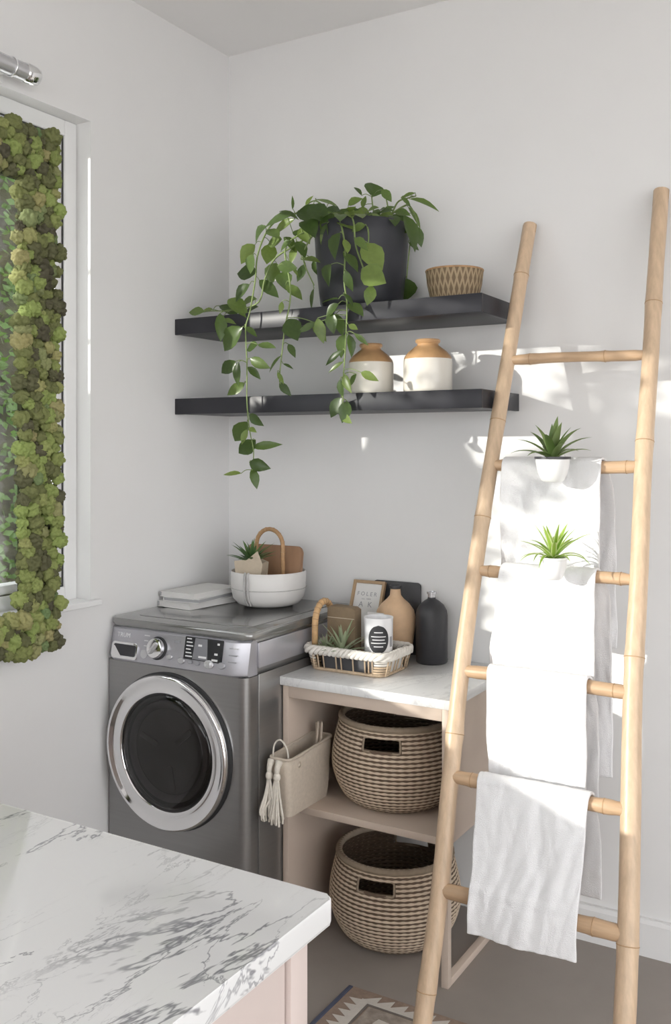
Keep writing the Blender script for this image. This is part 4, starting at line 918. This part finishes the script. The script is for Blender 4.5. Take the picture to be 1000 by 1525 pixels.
o = obj('bag_wall', bm, 'canvas_beige', bag, 50); sd = o.modifiers.new('thick', 'SOLIDIFY'); sd.thickness = 0.004; sd.offset = -1
bm = bmesh.new(); tube(bm, [p + Vector((0, 0, 0.001)) for p in top_co], 0.0042, 7, closed=True); obj('rim_binding', bm, 'canvas_beige', bag, 'all')
bm = bmesh.new(); lathe(bm, [(0.0, 0.0), (0.008, 0.0), (0.009, 0.003), (0.0, 0.005)], 20); bmesh.ops.transform(bm, matrix=T(0.0335, -0.07, 0.148) @ Matrix.Rotation(R(90), 4, 'Y'), verts=bm.verts[:]); obj('button', bm, 'canvas_beige', bag, 'all')
for x in (0.0, 0.026):
    pass
bm = bmesh.new(); tube(bm, spline([(-0.032, -0.110, 0.150), (-0.028, -0.112, 0.205), (-0.008, -0.108, 0.226), (0.014, -0.104, 0.200), (0.018, -0.100, 0.150)], 6), 0.0028, 7); obj('cord_handle', bm, 'cotton_cord', bag, 'all')
# gathered knots and tassel strands at the front end
for kx in (-0.026, 0.002):
    bm = bmesh.new(); bmesh.ops.create_uvsphere(bm, u_segments=14, v_segments=10, radius=0.011); bmesh.ops.transform(bm, matrix=T(kx, -0.140, 0.125) @ Matrix.Diagonal((1, 1, 1.25, 1)), verts=bm.verts[:]); obj('tassel_knot', bm, 'cotton_cord', bag, 'all')
    bm = bmesh.new(); tube(bm, spline([(kx, -0.126, 0.168), (kx, -0.138, 0.150), (kx, -0.140, 0.128)], 3), [0.012, 0.012, 0.010, 0.009, 0.008, 0.007, 0.007], 8); obj('tassel_cord', bm, 'cotton_cord', bag, 'all')
    rr = random.Random(int(kx * 1000) + 50)
    for i in range(18):
        a = rr.uniform(0, 2 * PI); sp2 = rr.uniform(0.008, 0.042); ln = rr.uniform(0.105, 0.135)
        ex, ey = kx + sp2 * math.cos(a), -0.144 - abs(sp2 * math.sin(a)) * 0.6
        bm = bmesh.new(); tube(bm, spline([(kx + 0.004 * math.cos(a), -0.141, 0.120), ((kx + ex) / 2 + rr.uniform(-.003, .003), (ey - 0.141) / 2, 0.120 - ln * 0.45), (ex, ey, 0.120 - ln * 0.85), (ex + rr.uniform(-.004, .004), ey, 0.120 - ln)], 4), 0.0036, 5); obj('tassel_strand', bm, 'cotton_cord', bag, 'all')
for k, (x, y, rz, tl, lab) in enumerate(((0.634, -0.392, 20, 4, 'pale wooden peg leaning in the canvas bag, the taller one'), (0.636, -0.366, -10, -2, 'pale wooden peg leaning in the canvas bag, the shorter one'))):
    t = thing('wooden_peg', lab, 'peg', (x, y, GZ + 0.006), 'wooden pegs in the canvas bag', R(rz))
    hh = 0.238 - 0.012 * k
    for s in (-1, 1):
        bm = bmesh.new(); prism(bm, [(s * 0.001, 0), (s * 0.007, 0), (s * 0.010, hh * 0.6), (s * 0.009, hh * 0.97), (s * 0.006, hh), (s * 0.003, hh * 0.97), (s * 0.003, hh * 0.5)], 0.008, T(0, 0.004, 0) @ Matrix.Rotation(R(90), 4, 'X'), bevel=0.001)
        o = obj('prong', bm, 'peg_wood', t, 40); o.rotation_euler = (0, R(tl), 0)

# ------------------------------------------------------------------ bamboo ladder
lad = thing('bamboo_ladder', 'tall bamboo ladder with six rungs leaning against the wall', 'ladder', (1.42, -0.78, 0.0085))
linv = Matrix.Translation((-1.42, 0.78, -0.0085))
def lp_(name, bm, m='bamboo', parent=None):
    o = obj(name, bm, m, parent or lad, 'all' if m != 'bamboo_end' else False); 
    if parent is None: o.matrix_parent_inverse = linv
    return o
railL = [(1.212, -0.028, 2.233), (1.209, -0.090, 2.086), (1.198, -0.188, 1.796), (1.184, -0.292, 1.480), (1.174, -0.393, 1.173), (1.171, -0.483, 0.902), (1.177, -0.571, 0.635), (1.186, -0.660, 0.364), (1.183, -0.742, 0.116), (1.181, -0.776, 0.017)]
railR = [(1.616, -0.027, 2.288), (1.617, -0.110, 2.034), (1.621, -0.190, 1.791), (1.624, -0.292, 1.481), (1.635, -0.391, 1.181), (1.641, -0.481, 0.907), (1.657, -0.570, 0.636), (1.672, -0.656, 0.376), (1.679, -0.730, 0.148), (1.682, -0.774, 0.017)]
for pts, nodes_z, rr in ((railL, (2.06, 1.62, 1.33, 0.74, 0.145), 0.0225), (railR, (1.93, 1.55, 0.985, 0.36), 0.0235)):
    sp2 = spline(pts, 10); n = len(sp2)
    sp2[0].z = sp2[0].z
    rad = []
    for i, p in enumerate(sp2):
        r = rr * (0.95 + 0.16 * i / n)
        for nz_ in nodes_z: r += 0.0022 * math.exp(-((p.z - nz_) / 0.012) ** 2)
        r += 0.0008 * noise.noise(Vector((p.x * 5, 0, p.z * 9)))
        rad.append(r)
    bm = bmesh.new(); tube(bm, sp2, rad, 18, caps=False)
    # hollow top end and closed foot
    vs = bm.verts[:]; n0 = [v for v in vs[:18]]
    inner = [bm.verts.new(sp2[0] + (v.co - sp2[0]) * 0.68) for v in n0]; deep = [bm.verts.new(v.co + (sp2[1] - sp2[0]).normalized() * 0.03) for v in inner]
    for k in range(18):
        l = (k + 1) % 18; bm.faces.new((n0[k], n0[l], inner[l], inner[k])); bm.faces.new((inner[k], inner[l], deep[l], deep[k]))
    bm.faces.new(deep); bm.faces.new(vs[-18:])
    rail = lp_('rail', bm); rail.data.set_sharp_from_angle(angle=R(50))
    for nz_ in nodes_z:
        i = min(range(n), key=lambda q: abs(sp2[q].z - nz_)); d_ = (sp2[min(i + 1, n - 1)] - sp2[i - 1]).normalized(); p = sp2[i]
        bm = bmesh.new(); tube(bm, [p - d_ * 0.0012, p + d_ * 0.0012], rad[i] + 0.0006, 18); lp_('node_ring', bm, 'bamboo_node', rail)
    for k in range(2):
        a = 2.6 * k + 3.6; bm = bmesh.new(); p = sp2[0] + Vector((math.cos(a), math.sin(a), 0)) * rad[0] * 0.985
        tube(bm, [p + Vector((0, 0, 0.001)), p + (sp2[2] - sp2[0]).normalized() * 0.05 * (1 - 0.4 * k)], 0.0011, 5); lp_('split', bm, 'bamboo_node', rail)
RUNGS = [(1.198, 1.621, -0.190, 1.791, 0.0155), (1.184, 1.624, -0.294, 1.473, 0.0175), (1.174, 1.635, -0.392, 1.177, 0.0165), (1.171, 1.641, -0.482, 0.905, 0.0185), (1.177, 1.657, -0.571, 0.636, 0.0185), (1.186, 1.672, -0.658, 0.370, 0.0205)]
for i, (x0, x1, y, z, r) in enumerate(RUNGS):
    n = 30; P_ = []; rd = []
    nod = ((0.18, 0.70), (0.10, 0.92), (0.12, 0.9), (0.2, 0.93), (0.14, 0.88), (0.3, 0.84))[i]
    for k in range(n + 1):
        t = k / n; P_.append((x0 + (x1 - x0) * t, y + 0.002 * math.sin(t * 7 + i), z + 0.0025 * math.sin(t * 5 + 2 * i)))
        e = min(t, 1 - t) * (x1 - x0); q = r * (0.92 if e < 0.032 else 1) * (1 + 0.03 * math.sin(t * 9 + i))
        for nn in nod: q += 0.0018 * math.exp(-((t - nn) / 0.025) ** 2)
        rd.append(q)
    bm = bmesh.new(); tube(bm, P_, rd, 14); rg = lp_('rung', bm, 'bamboo_rung')
    for nn in nod:
        k = int(nn * n); p = Vector(P_[k]); bm = bmesh.new(); tube(bm, [p - Vector((0.001, 0, 0)), p + Vector((0.001, 0, 0))], rd[k] + 0.0006, 14); lp_('node_ring', bm, 'bamboo_node', rg)

# ------------------------------------------------------------------ towels
def towel(label, x0, x1, ry, rz, rr, front, back, seed, widen=0.0, bshift=0.02, hem=None, amp=0.009):
    """front/back: list of (y, z) below the rung; drapes over the rung at (ry, rz)"""
    r = rr + 0.0065
    prof = [Vector((0, y, z)) for y, z in front[::-1]]
    prof += [Vector((0, ry + r * math.cos(R(a)), rz + r * math.sin(R(a)))) for a in range(180, -1, -20)]
    prof += [Vector((0, y, z)) for y, z in back]
    P_ = spline(prof, 5); Ls = [0.0]
    for a, b in zip(P_, P_[1:]): Ls.append(Ls[-1] + (b - a).length)
    itop = max(range(len(P_)), key=lambda i: P_[i].z); Ltop = Ls[itop]
    NS, NU = 110, 44; bm = bmesh.new(); grid = []
    for i in range(NS + 1):
        s = Ls[-1] * i / NS; k = max(j for j in range(len(P_)) if Ls[j] <= s + 1e-9); k = min(k, len(P_) - 2)
        p = P_[k].lerp(P_[k + 1], (s - Ls[k]) / max(1e-9, Ls[k + 1] - Ls[k])); tg = (P_[k + 1] - P_[k]).normalized(); nrm = Vector((0, -tg.z, tg.y))
        if nrm.y > 0 and s < Ltop - 0.04: nrm = -nrm
        dist = abs(s - Ltop); fr = s < Ltop; row = []
        for j in range(NU + 1):
            u = j / NU; g = min(1, dist / 0.08)
            w = amp * g * (noise.noise(Vector((u * 5.5 + seed, dist * 3.0, seed * 1.7))) * 1.3 + 0.7 * noise.noise(Vector((u * 11 + dist * 8 + seed, dist * 9 + u * 4, 3.3))) + 0.35 * noise.noise(Vector((u * 20 - dist * 14, dist * 16 + seed, 8.1)))) + 0.0018 * noise.noise(Vector((u * 26, dist * 40, seed)))
            xx = x0 + (x1 - x0) * u
            dl = (widen * (1 - u) * -1 if fr else 0) * min(1, dist / 0.25)
            xx += dl + (bshift if not fr else 0) * min(1, dist / 0.1) + 0.004 * noise.noise(Vector((dist * 9, u * 2, seed + 5)))
            if hem and fr and abs(dist - hem) < 0.012: w += 0.0018
            end = (s < 0.001 or s > Ls[-1] - 0.001)
            zz = 0.006 * noise.noise(Vector((u * 3, seed, 9))) if dist > 0.1 else 0
            row.append(bm.verts.new(Vector((xx, p.y, p.z + zz)) + nrm * w))
        grid.append(row)
    for a, b in zip(grid, grid[1:]):
        for j in range(NU): bm.faces.new((a[j], a[j + 1], b[j + 1], b[j]))
    o = obj('towel', bm, 'towel_white', None, 'all')
    sd = o.modifiers.new('thick', 'SOLIDIFY'); sd.thickness = 0.0075; sd.offset = 0
    bv = o.modifiers.new('soft', 'BEVEL'); bv.width = 0.0028; bv.segments = 2; bv.limit_method = 'ANGLE'; bv.angle_limit = R(60)
    return tag(o, label, 'towel', 'white towels on the ladder')
towel('white towel over the second rung, behind the dark-rimmed pot', 1.228, 1.515, -0.294, 1.473, 0.0175, [(-0.326, 1.40), (-0.324, 1.28), (-0.322, 1.15), (-0.320, 1.03)], [(-0.262, 1.40), (-0.250, 1.25), (-0.240, 1.10), (-0.235, 0.96)], 1.0, 0.0, 0.022)
towel('white towel over the third rung, behind the bright green plant', 1.262, 1.528, -0.392, 1.177, 0.0165, [(-0.422, 1.10), (-0.422, 1.00), (-0.420, 0.90), (-0.418, 0.80)], [(-0.362, 1.10), (-0.350, 0.95), (-0.342, 0.80), (-0.338, 0.63)], 4.2, 0.03, 0.024)
towel('white towel over the fourth rung', 1.252, 1.531, -0.482, 0.905, 0.0185, [(-0.514, 0.83), (-0.514, 0.74), (-0.512, 0.64), (-0.510, 0.54)], [(-0.452, 0.83), (-0.445, 0.74), (-0.440, 0.66), (-0.438, 0.60)], 7.7, -0.012, 0.012)
towel('white towel over the fifth rung, hanging lowest near the floor', 1.262, 1.561, -0.571, 0.636, 0.0185, [(-0.625, 0.57), (-0.660, 0.48), (-0.690, 0.40), (-0.702, 0.35), (-0.706, 0.297)], [(-0.540, 0.56), (-0.530, 0.48), (-0.524, 0.42), (-0.522, 0.375)], 9.1, -0.02, 0.012, hem=0.29, amp=0.006)

# ------------------------------------------------------------------ the two little pots hooked on the rungs
def hook_pot(name, label, x, y, z, r, h, rim_m, ry, rz, rr, rose):
    t = thing(name, label, 'potted plant', (x, y, z), None)
    bm = bmesh.new(); lathe(bm, [(0.0, 0.0), (r * 0.48, 0.0), (r * 0.66, h * 0.08), (r * 0.86, h * 0.42), (r * 0.96, h * 0.86), (r * 0.97, h), (r * 0.90, h), (r * 0.86, h * 0.8), (0.0, h * 0.8)], 40); obj('pot', bm, 'pot_white', t, 50)
    bm = bmesh.new(); lathe(bm, [(r * 0.97, h - 0.003), (r * 1.03, h - 0.002), (r * 1.03, h + 0.004), (r * 0.90, h + 0.004), (r * 0.90, h - 0.003)], 40); obj('rim', bm, rim_m, t, 50)
    bm = bmesh.new(); lathe(bm, [(r * 0.9, h * 0.85), (0.0, h * 0.95)], 24); obj('soil', bm, 'soil', t, 'all')
    # wire hook from the back of the rim over the rung
    q = rr + 0.018; top = [(0, ry - y + q * math.cos(R(a)), rz - z + q * math.sin(R(a))) for a in range(170, 19, -25)]
    bm = bmesh.new(); tube(bm, spline([(0, r * 0.98, h * 0.45), (0, r * 1.02, h * 0.9)] + top, 3), 0.0016, 6); obj('hook', bm, 'pot_white', t, 'all')
    rose(t, h * 0.9)
hook_pot('potted_bromeliad', 'dark green spiky plant in a dark-rimmed white pot on the second rung', 1.402, -0.389, 1.432, 0.048, 0.066, 'bottle_black', -0.294, 1.473, 0.0175,
         lambda t, z: rosette(t, 'bromeliad_leaf', z, ((6, 0.125, 0.020, R(32), 0.9, 0.1), (6, 0.128, 0.024, R(52), 0.7, 0.5), (5, 0.118, 0.027, R(70), 0.35, 0.3), (2, 0.112, 0.028, R(82), 0.1, 0.6)), 21))
hook_pot('potted_spider_plant', 'bright yellow-green striped plant in a small white pot on the third rung', 1.432, -0.476, 1.176, 0.036, 0.056, 'pot_white', -0.392, 1.177, 0.0165,
         lambda t, z: rosette(t, 'spider_leaf', z, ((8, 0.110, 0.014, R(28), 1.5, 0.1), (8, 0.118, 0.016, R(48), 1.0, 0.5), (6, 0.110, 0.017, R(66), 0.4, 0.3), (3, 0.100, 0.017, R(80), 0.1, 0.6)), 33))

# ------------------------------------------------------------------ rug
RX0, RX1, RY0, RY1, RT = 0.884, 1.96, -1.72, -0.612, 0.008
rug = thing('rug', 'flat-woven rug with triangle border and navy edge under the ladder', 'rug', (1.42, -1.16, 0))
rinv = Matrix.Translation((-1.42, 1.16, 0))
def rp(name, bm, m):
    o = obj(name, bm, m, rug); o.matrix_parent_inverse = rinv; return o
rp('field', bx(RX0 + 0.10, RX1 - 0.10, RY0 + 0.10, RY1 - 0.065, 0, RT), 'rug_taupe')
bm = bmesh.new()
box(bm, RX0 + 0.014, RX0 + 0.10, RY0, RY1, 0, RT - 0.0006); box(bm, RX1 - 0.10, RX1 - 0.014, RY0, RY1, 0, RT - 0.0006)
box(bm, RX0 + 0.10, RX1 - 0.10, RY1 - 0.065, RY1, 0, RT - 0.0006); box(bm, RX0 + 0.10, RX1 - 0.10, RY0, RY0 + 0.10, 0, RT - 0.0006)
rp('border_ground', bm, 'rug_brown')
rp('navy_binding', bx(RX0, RX0 + 0.014, RY0, RY1, 0, RT + 0.001, 0.003), 'rug_navy'); rp('navy_binding', bx(RX1 - 0.014, RX1, RY0, RY1, 0, RT + 0.001, 0.003), 'rug_navy')
bm = bmesh.new()
box(bm, RX0 + 0.065, RX0 + 0.088, RY0 + 0.02, RY1 - 0.055, RT - 0.002, RT + 0.0004); box(bm, RX0 + 0.065, RX1 - 0.065, RY1 - 0.055, RY1 - 0.040, RT - 0.002, RT + 0.0004); box(bm, RX1 - 0.088, RX1 - 0.065, RY0 + 0.02, RY1 - 0.055, RT - 0.002, RT + 0.0004)
rp('cream_band', bm, 'rug_cream')
bm = bmesh.new()
box(bm, RX0 + 0.089, RX0 + 0.096, RY0 + 0.02, RY1 - 0.056, RT - 0.002, RT + 0.0006); box(bm, RX0 + 0.096, RX1 - 0.096, RY1 - 0.063, RY1 - 0.056, RT - 0.002, RT + 0.0006); box(bm, RX1 - 0.096, RX1 - 0.089, RY0 + 0.02, RY1 - 0.056, RT - 0.002, RT + 0.0006)
rp('inner_line', bm, 'rug_line')
# every woven triangle is its own piece
def tri_mesh(pts):
    bm = bmesh.new(); prism(bm, pts, 0.0022, T(0, 0, RT - 0.0016)); me = bpy.data.meshes.new('triangle'); bmesh.ops.recalc_face_normals(bm, faces=bm.faces[:]); bm.to_mesh(me); bm.free(); me.materials.append(MATS['rug_cream']); return me
ta = tri_mesh([(0.0, -0.015), (0.0, 0.015), (-0.036, 0.008)]); tb = tri_mesh([(-0.020, 0.0), (0.020, 0.0), (0.020, 0.030)]); tc_ = tri_mesh([(0.0, -0.015), (0.036, 0.008), (0.0, 0.015)])
def piece(me, x, y, name='triangle'):
    o = bpy.data.objects.new(name, me); col.objects.link(o); o.parent = rug; o.matrix_parent_inverse = rinv; o.location = (x, y, 0)
y = RY1 - 0.06
while y > RY0 + 0.05: piece(ta, RX0 + 0.066, y); piece(tc_, RX1 - 0.066, y); y -= 0.031
x = RX0 + 0.09
while x < RX1 - 0.07: piece(tb, x, RY1 - 0.041); x += 0.041
rr = random.Random(8); pm = {}
for c_ in ('rug_cream', 'rug_brown', 'rug_line'):
    bm = bmesh.new(); prism(bm, [(-0.020, -0.012), (0.016, -0.014), (0.020, 0.010), (-0.014, 0.013)], 0.0016, T(0, 0, RT - 0.0010)); me = bpy.data.meshes.new('motif'); bmesh.ops.recalc_face_normals(bm, faces=bm.faces[:]); bm.to_mesh(me); bm.free(); me.materials.append(MATS[c_]); pm[c_] = me
for i in range(11):
    for j in range(13):
        piece(pm[('rug_cream', 'rug_brown', 'rug_brown', 'rug_line', 'rug_cream')[(i * 2 + j * 3 + rr.randrange(2)) % 5]], RX0 + 0.165 + i * 0.074 + (j % 2) * 0.035 + rr.uniform(-.006, .006), RY1 - 0.115 - j * 0.068 + rr.uniform(-.006, .006), 'motif')

# ------------------------------------------------------------------ moss framed glass panel in front of the window
MY0, MY1, MZ0, MZ1 = -2.950, -0.925, 0.935, 2.455
PY0, PY1, PZ0, PZ1 = -2.800, -1.062, 1.048, 2.300
moss = thing('moss_panel', 'green preserved moss frame around a glass pane hanging before the window', 'wall decoration', (0.04, (MY0 + MY1) / 2, MZ0))
minv = Matrix.Translation((-0.04, -(MY0 + MY1) / 2, -MZ0))
def mp_(o): o.parent = moss; o.matrix_parent_inverse = minv; return o
bm = bmesh.new()
box(bm, 0.026, 0.044, PY1 + 0.014, MY1 - 0.02, MZ0 + 0.014, MZ1 - 0.014); box(bm, 0.026, 0.044, MY0 + 0.014, PY0, MZ0 + 0.014, MZ1 - 0.014)
box(bm, 0.026, 0.044, PY0, PY1 + 0.014, PZ1, MZ1 - 0.014); box(bm, 0.026, 0.044, PY0, PY1 + 0.014, MZ0 + 0.014, PZ0)
mp_(obj('backing_board', bm, 'moss_backing'))
mp_(obj('glass_pane', bx(0.032, 0.036, PY0, PY1 + 0.014, PZ0, PZ1), 'glass_panel'))
def clump_mesh(seed, sub=4):
    bm = bmesh.new(); bmesh.ops.create_icosphere(bm, subdivisions=sub, radius=1.0); o_ = Vector((seed * 3.1, seed * 1.7, seed))
    for v in bm.verts:
        d = v.co.normalized(); ds = noise.voronoi(d * 1.9 + o_)[0]; fine = noise.voronoi(d * 5.0 + o_)[0]
        lobe = math.sqrt(max(0.0, 1 - min(1, ds[0] * 1.25) ** 2)); fl = math.sqrt(max(0.0, 1 - min(1, fine[0] * 1.5) ** 2))
        v.co = d * (0.62 + 0.48 * lobe + 0.16 * fl + 0.2 * noise.noise(d * 1.5 + o_))
    me = bpy.data.meshes.new('moss_clump'); bm.to_mesh(me); bm.free(); me.materials.append(MATS['moss'])
    for p in me.polygons: p.use_smooth = True
    return me
cm = [clump_mesh(s) for s in range(7)]
rr = random.Random(17)
def on_ring(y, z): return MY0 < y < MY1 and MZ0 < z < MZ1 and not (PY0 < y < PY1 - 0.010 and PZ0 < z < PZ1)
spots = []
step = 0.0305
ny_, nz2 = int((MY1 - MY0) / step), int((MZ1 - MZ0) / step)
for j in range(nz2 + 1):
    for i in range(ny_ + 1):
        y = MY1 - 0.008 - i * step + (j % 2) * step / 2 + rr.uniform(-.009, .009); z = MZ0 + 0.01 + j * step + rr.uniform(-.009, .009)
        if on_ring(y, z): spots.append((y, z))
spots.sort(key=lambda s: -s[0])
for y, z in spots[:300]:
    o = bpy.data.objects.new('moss_clump', cm[rr.randrange(7)]); col.objects.link(o); mp_(o)
    s = rr.uniform(0.015, 0.026); o.location = (0.052 + rr.uniform(0, 0.018), y, z); o.scale = (s, s * rr.uniform(.9, 1.15), s); o.rotation_euler = (rr.uniform(0, 6), rr.uniform(0, 6), rr.uniform(0, 6))
low = [clump_mesh(s + 20, 2) for s in range(4)]
bm = bmesh.new()
for y, z in spots[300:]:
    for rep in range(1):
        s = rr.uniform(0.017, 0.025); tmp = low[rr.randrange(4)].copy(); tmp.transform(T(0.055 + rr.uniform(0, 0.012), y, z) @ Matrix.Rotation(rr.uniform(0, 6), 4, 'X') @ Matrix.Scale(s, 4)); bm.from_mesh(tmp); bpy.data.meshes.remove(tmp)
for k in range(900):      # fine filling between the clumps
    y = rr.uniform(MY1 - 0.32, MY1); z = rr.uniform(MZ0, MZ1)
    if not on_ring(y, z): continue
    s = rr.uniform(0.006, 0.011); tmp = low[rr.randrange(4)].copy(); tmp.transform(T(0.046 + rr.uniform(0, 0.012), y, z) @ Matrix.Scale(s, 4)); bm.from_mesh(tmp); bpy.data.meshes.remove(tmp)
o = obj('moss_filling', bm, 'moss', None, 'all'); mp_(o); o['kind'] = 'stuff'
for me in low: bpy.data.meshes.remove(me)

# ------------------------------------------------------------------ rod above the window
rod = thing('curtain_rod', 'silver tubular rod with a rounded end above the window', 'curtain rod', (0.06, -1.6, 2.605))
RM = Matrix.Rotation(R(-90), 4, 'X')   # z -> y
bm = bmesh.new(); lathe(bm, [(0.026, -0.60), (0.026, 0.545)], 32); bmesh.ops.transform(bm, matrix=RM, verts=bm.verts[:]); obj('tube', bm, 'rod_silver', rod, 'all')
for s in (1, -1):
    bm = bmesh.new(); lathe(bm, [(0.026, 0.0), (0.029, 0.004), (0.0295, 0.03), (0.025, 0.048), (0.014, 0.058), (0.0, 0.061)], 32)
    bmesh.ops.transform(bm, matrix=T(0, 0.545 if s > 0 else -0.60, 0) @ (RM if s > 0 else Matrix.Rotation(R(90), 4, 'X')), verts=bm.verts[:]); obj('end_cap', bm, 'chrome', rod, 'all')
for y in (0.50, 0.0, -0.5):
    bm = bmesh.new(); box(bm, -0.06, -0.02, y - 0.008, y + 0.008, -0.012, 0.012, 0.002); box(bm, -0.0598, -0.054, y - 0.02, y + 0.02, -0.03, 0.03, 0.002); obj('bracket', bm, 'trim_white', rod)
    bm = bmesh.new(); tube(bm, [(0.028 * math.cos(a * PI / 12), y, 0.028 * math.sin(a * PI / 12)) for a in range(24)], 0.0022, 6, closed=True); obj('collar', bm, 'chrome', rod, 'all')

# ------------------------------------------------------------------ tree outside the window (it dapples the sunlight)
tree = thing('garden_tree', 'slender garden tree standing outside the window', 'tree', (-1.15, -1.96, -0.4))
bm = bmesh.new(); tube(bm, spline([(0, 0, 0), (0.01, 0.01, 1.2), (-0.01, 0.0, 2.4), (0.02, 0.0, 3.6), (0, 0, 4.6)], 6), [0.095 - 0.0015 * i for i in range(25)], 12); obj('trunk', bm, 'bark', tree, 'all')
rr = random.Random(5); bml = bmesh.new()
for k in range(10):
    z0 = 1.6 + 0.24 * k; a = rr.uniform(-2.4, -0.7) if k % 3 else rr.uniform(0.6, 2.4); L = rr.uniform(0.7, 1.3)
    tipv = Vector((math.cos(a) * L * 0.5, math.sin(a) * L * 1.25, rr.uniform(0.0, 0.35))); pts = spline([(0, 0, z0), Vector((0, 0, z0)) + tipv * 0.5 + Vector((0, 0, 0.08)), Vector((0, 0, z0)) + tipv], 5)
    bm = bmesh.new(); tube(bm, pts, [0.014 - 0.001 * i for i in range(len(pts))], 6); obj('branch', bm, 'bark', tree, 'all')
    for q in range(15):
        p = pts[rr.randrange(3, len(pts))] + Vector((rr.uniform(-.10, .10), rr.uniform(-.12, .12), rr.uniform(-.10, .10)))
        d = Vector((rr.uniform(-1, 1), rr.uniform(-1, 1), rr.uniform(-.8, .2))).normalized(); n_ = Vector((rr.uniform(-1, 1), rr.uniform(-1, 1), 1)); M_ = frame_mat(p, d, n_)
        s = rr.uniform(0.05, 0.09); vv = [bml.verts.new(M_ @ Vector((x * s, y * s, 0))) for x, y in ((0, 0), (0.28, 0.35), (0.2, 0.75), (0, 1), (-0.2, 0.75), (-0.28, 0.35))]; bml.faces.new(vv)
for (lx, ly, lz, rx, ry, rz_, cnt) in ((0.0, -1.26, 2.78, 0.14, 0.19, 0.36, 420),):      # thick leafy bough, unseen, added to keep sun off the upper back wall
    bm = bmesh.new(); tube(bm, spline([(0, 0, 1.9), (0.02, -0.7, 2.5), (lx, ly, lz)], 5), 0.016, 6); obj('branch', bm, 'bark', tree, 'all')
    for q in range(cnt):
        v_ = Vector((rr.gauss(0, .5), rr.gauss(0, .5), rr.gauss(0, .5))); p = Vector((lx + v_.x * rx, ly + v_.y * ry, lz + v_.z * rz_))
        d = Vector((rr.uniform(-.4, .4), rr.uniform(-1, -.2), rr.uniform(-.5, .3))).normalized(); M_ = frame_mat(p, d, Vector((1, rr.uniform(-.5, .5), rr.uniform(-.5, .5))))
        s = rr.uniform(0.07, 0.12); bml.faces.new([bml.verts.new(M_ @ Vector((x * s, y * s, 0))) for x, y in ((0, 0), (0.16, 0.3), (0.12, 0.7), (0, 1), (-0.12, 0.7), (-0.16, 0.3))])
o = obj('foliage', bml, 'tree_leaf', tree, recalc=False); o['kind'] = 'stuff'
shrub = thing('sun_block_shrub', 'narrow columnar evergreen shrub added unseen outside the window to block stray sun', 'shrub', (-0.6, -1.755, -0.4))  # unseen shrub, added to stop sun leaking past the moss frame
bm = bmesh.new(); lathe(bm, [(0.03, 0), (0.10, 0.15), (0.175, 0.7), (0.188, 1.6), (0.184, 2.32), (0.12, 2.44), (0.0, 2.47)], 20); obj('core', bm, 'hedge_stem', shrub, 'all')
bml = bmesh.new()
for q in range(2600):
    z_ = rr.uniform(0.08, 2.48); a_ = rr.uniform(0, 2 * PI); r_ = 0.192 * min(1, max(0.1, (2.54 - z_) / 0.2), 0.55 + z_) * rr.uniform(0.9, 1.1); p = Vector((r_ * math.cos(a_), r_ * math.sin(a_), z_))
    d = Vector((math.cos(a_) * .5, math.sin(a_) * .5, rr.uniform(.2, 1))).normalized(); M_ = frame_mat(p, d, Vector((math.cos(a_), math.sin(a_), rr.uniform(-.6, .6))))
    s = rr.uniform(0.03, 0.055); bml.faces.new([bml.verts.new(M_ @ Vector((x * s, y * s, 0))) for x, y in ((0, 0), (0.25, 0.4), (0, 1), (-0.25, 0.4))])
o = obj('foliage', bml, 'tree_leaf', shrub, recalc=False); o['kind'] = 'stuff'

# ------------------------------------------------------------------ clipped hedge behind the garden, seen through the glass
hedge = thing('garden_hedge', 'tall clipped green hedge outside the window', 'hedge', (-3.2, -0.93, -0.4))
obj('hedge_core', bx(-0.25, 0.15, -2.4, 2.6, 0, 4.75), 'hedge_stem', hedge)
rr = random.Random(12); bml = bmesh.new()
for k in range(12000):
    p = Vector((rr.uniform(0.14, 0.30), rr.uniform(-2.45, 2.65), rr.uniform(0.02, 4.85)))
    d = Vector((rr.uniform(0, 1), rr.uniform(-1, 1), rr.uniform(-1, .4))).normalized(); M_ = frame_mat(p, d, Vector((1, rr.uniform(-1, 1), rr.uniform(0, 1))))
    s = rr.uniform(0.05, 0.09); bml.faces.new([bml.verts.new(M_ @ Vector((x * s, y * s, 0))) for x, y in ((0, 0), (0.3, 0.4), (0, 1), (-0.3, 0.4))])
o = obj('foliage', bml, 'tree_leaf', hedge, recalc=False); o['kind'] = 'stuff'
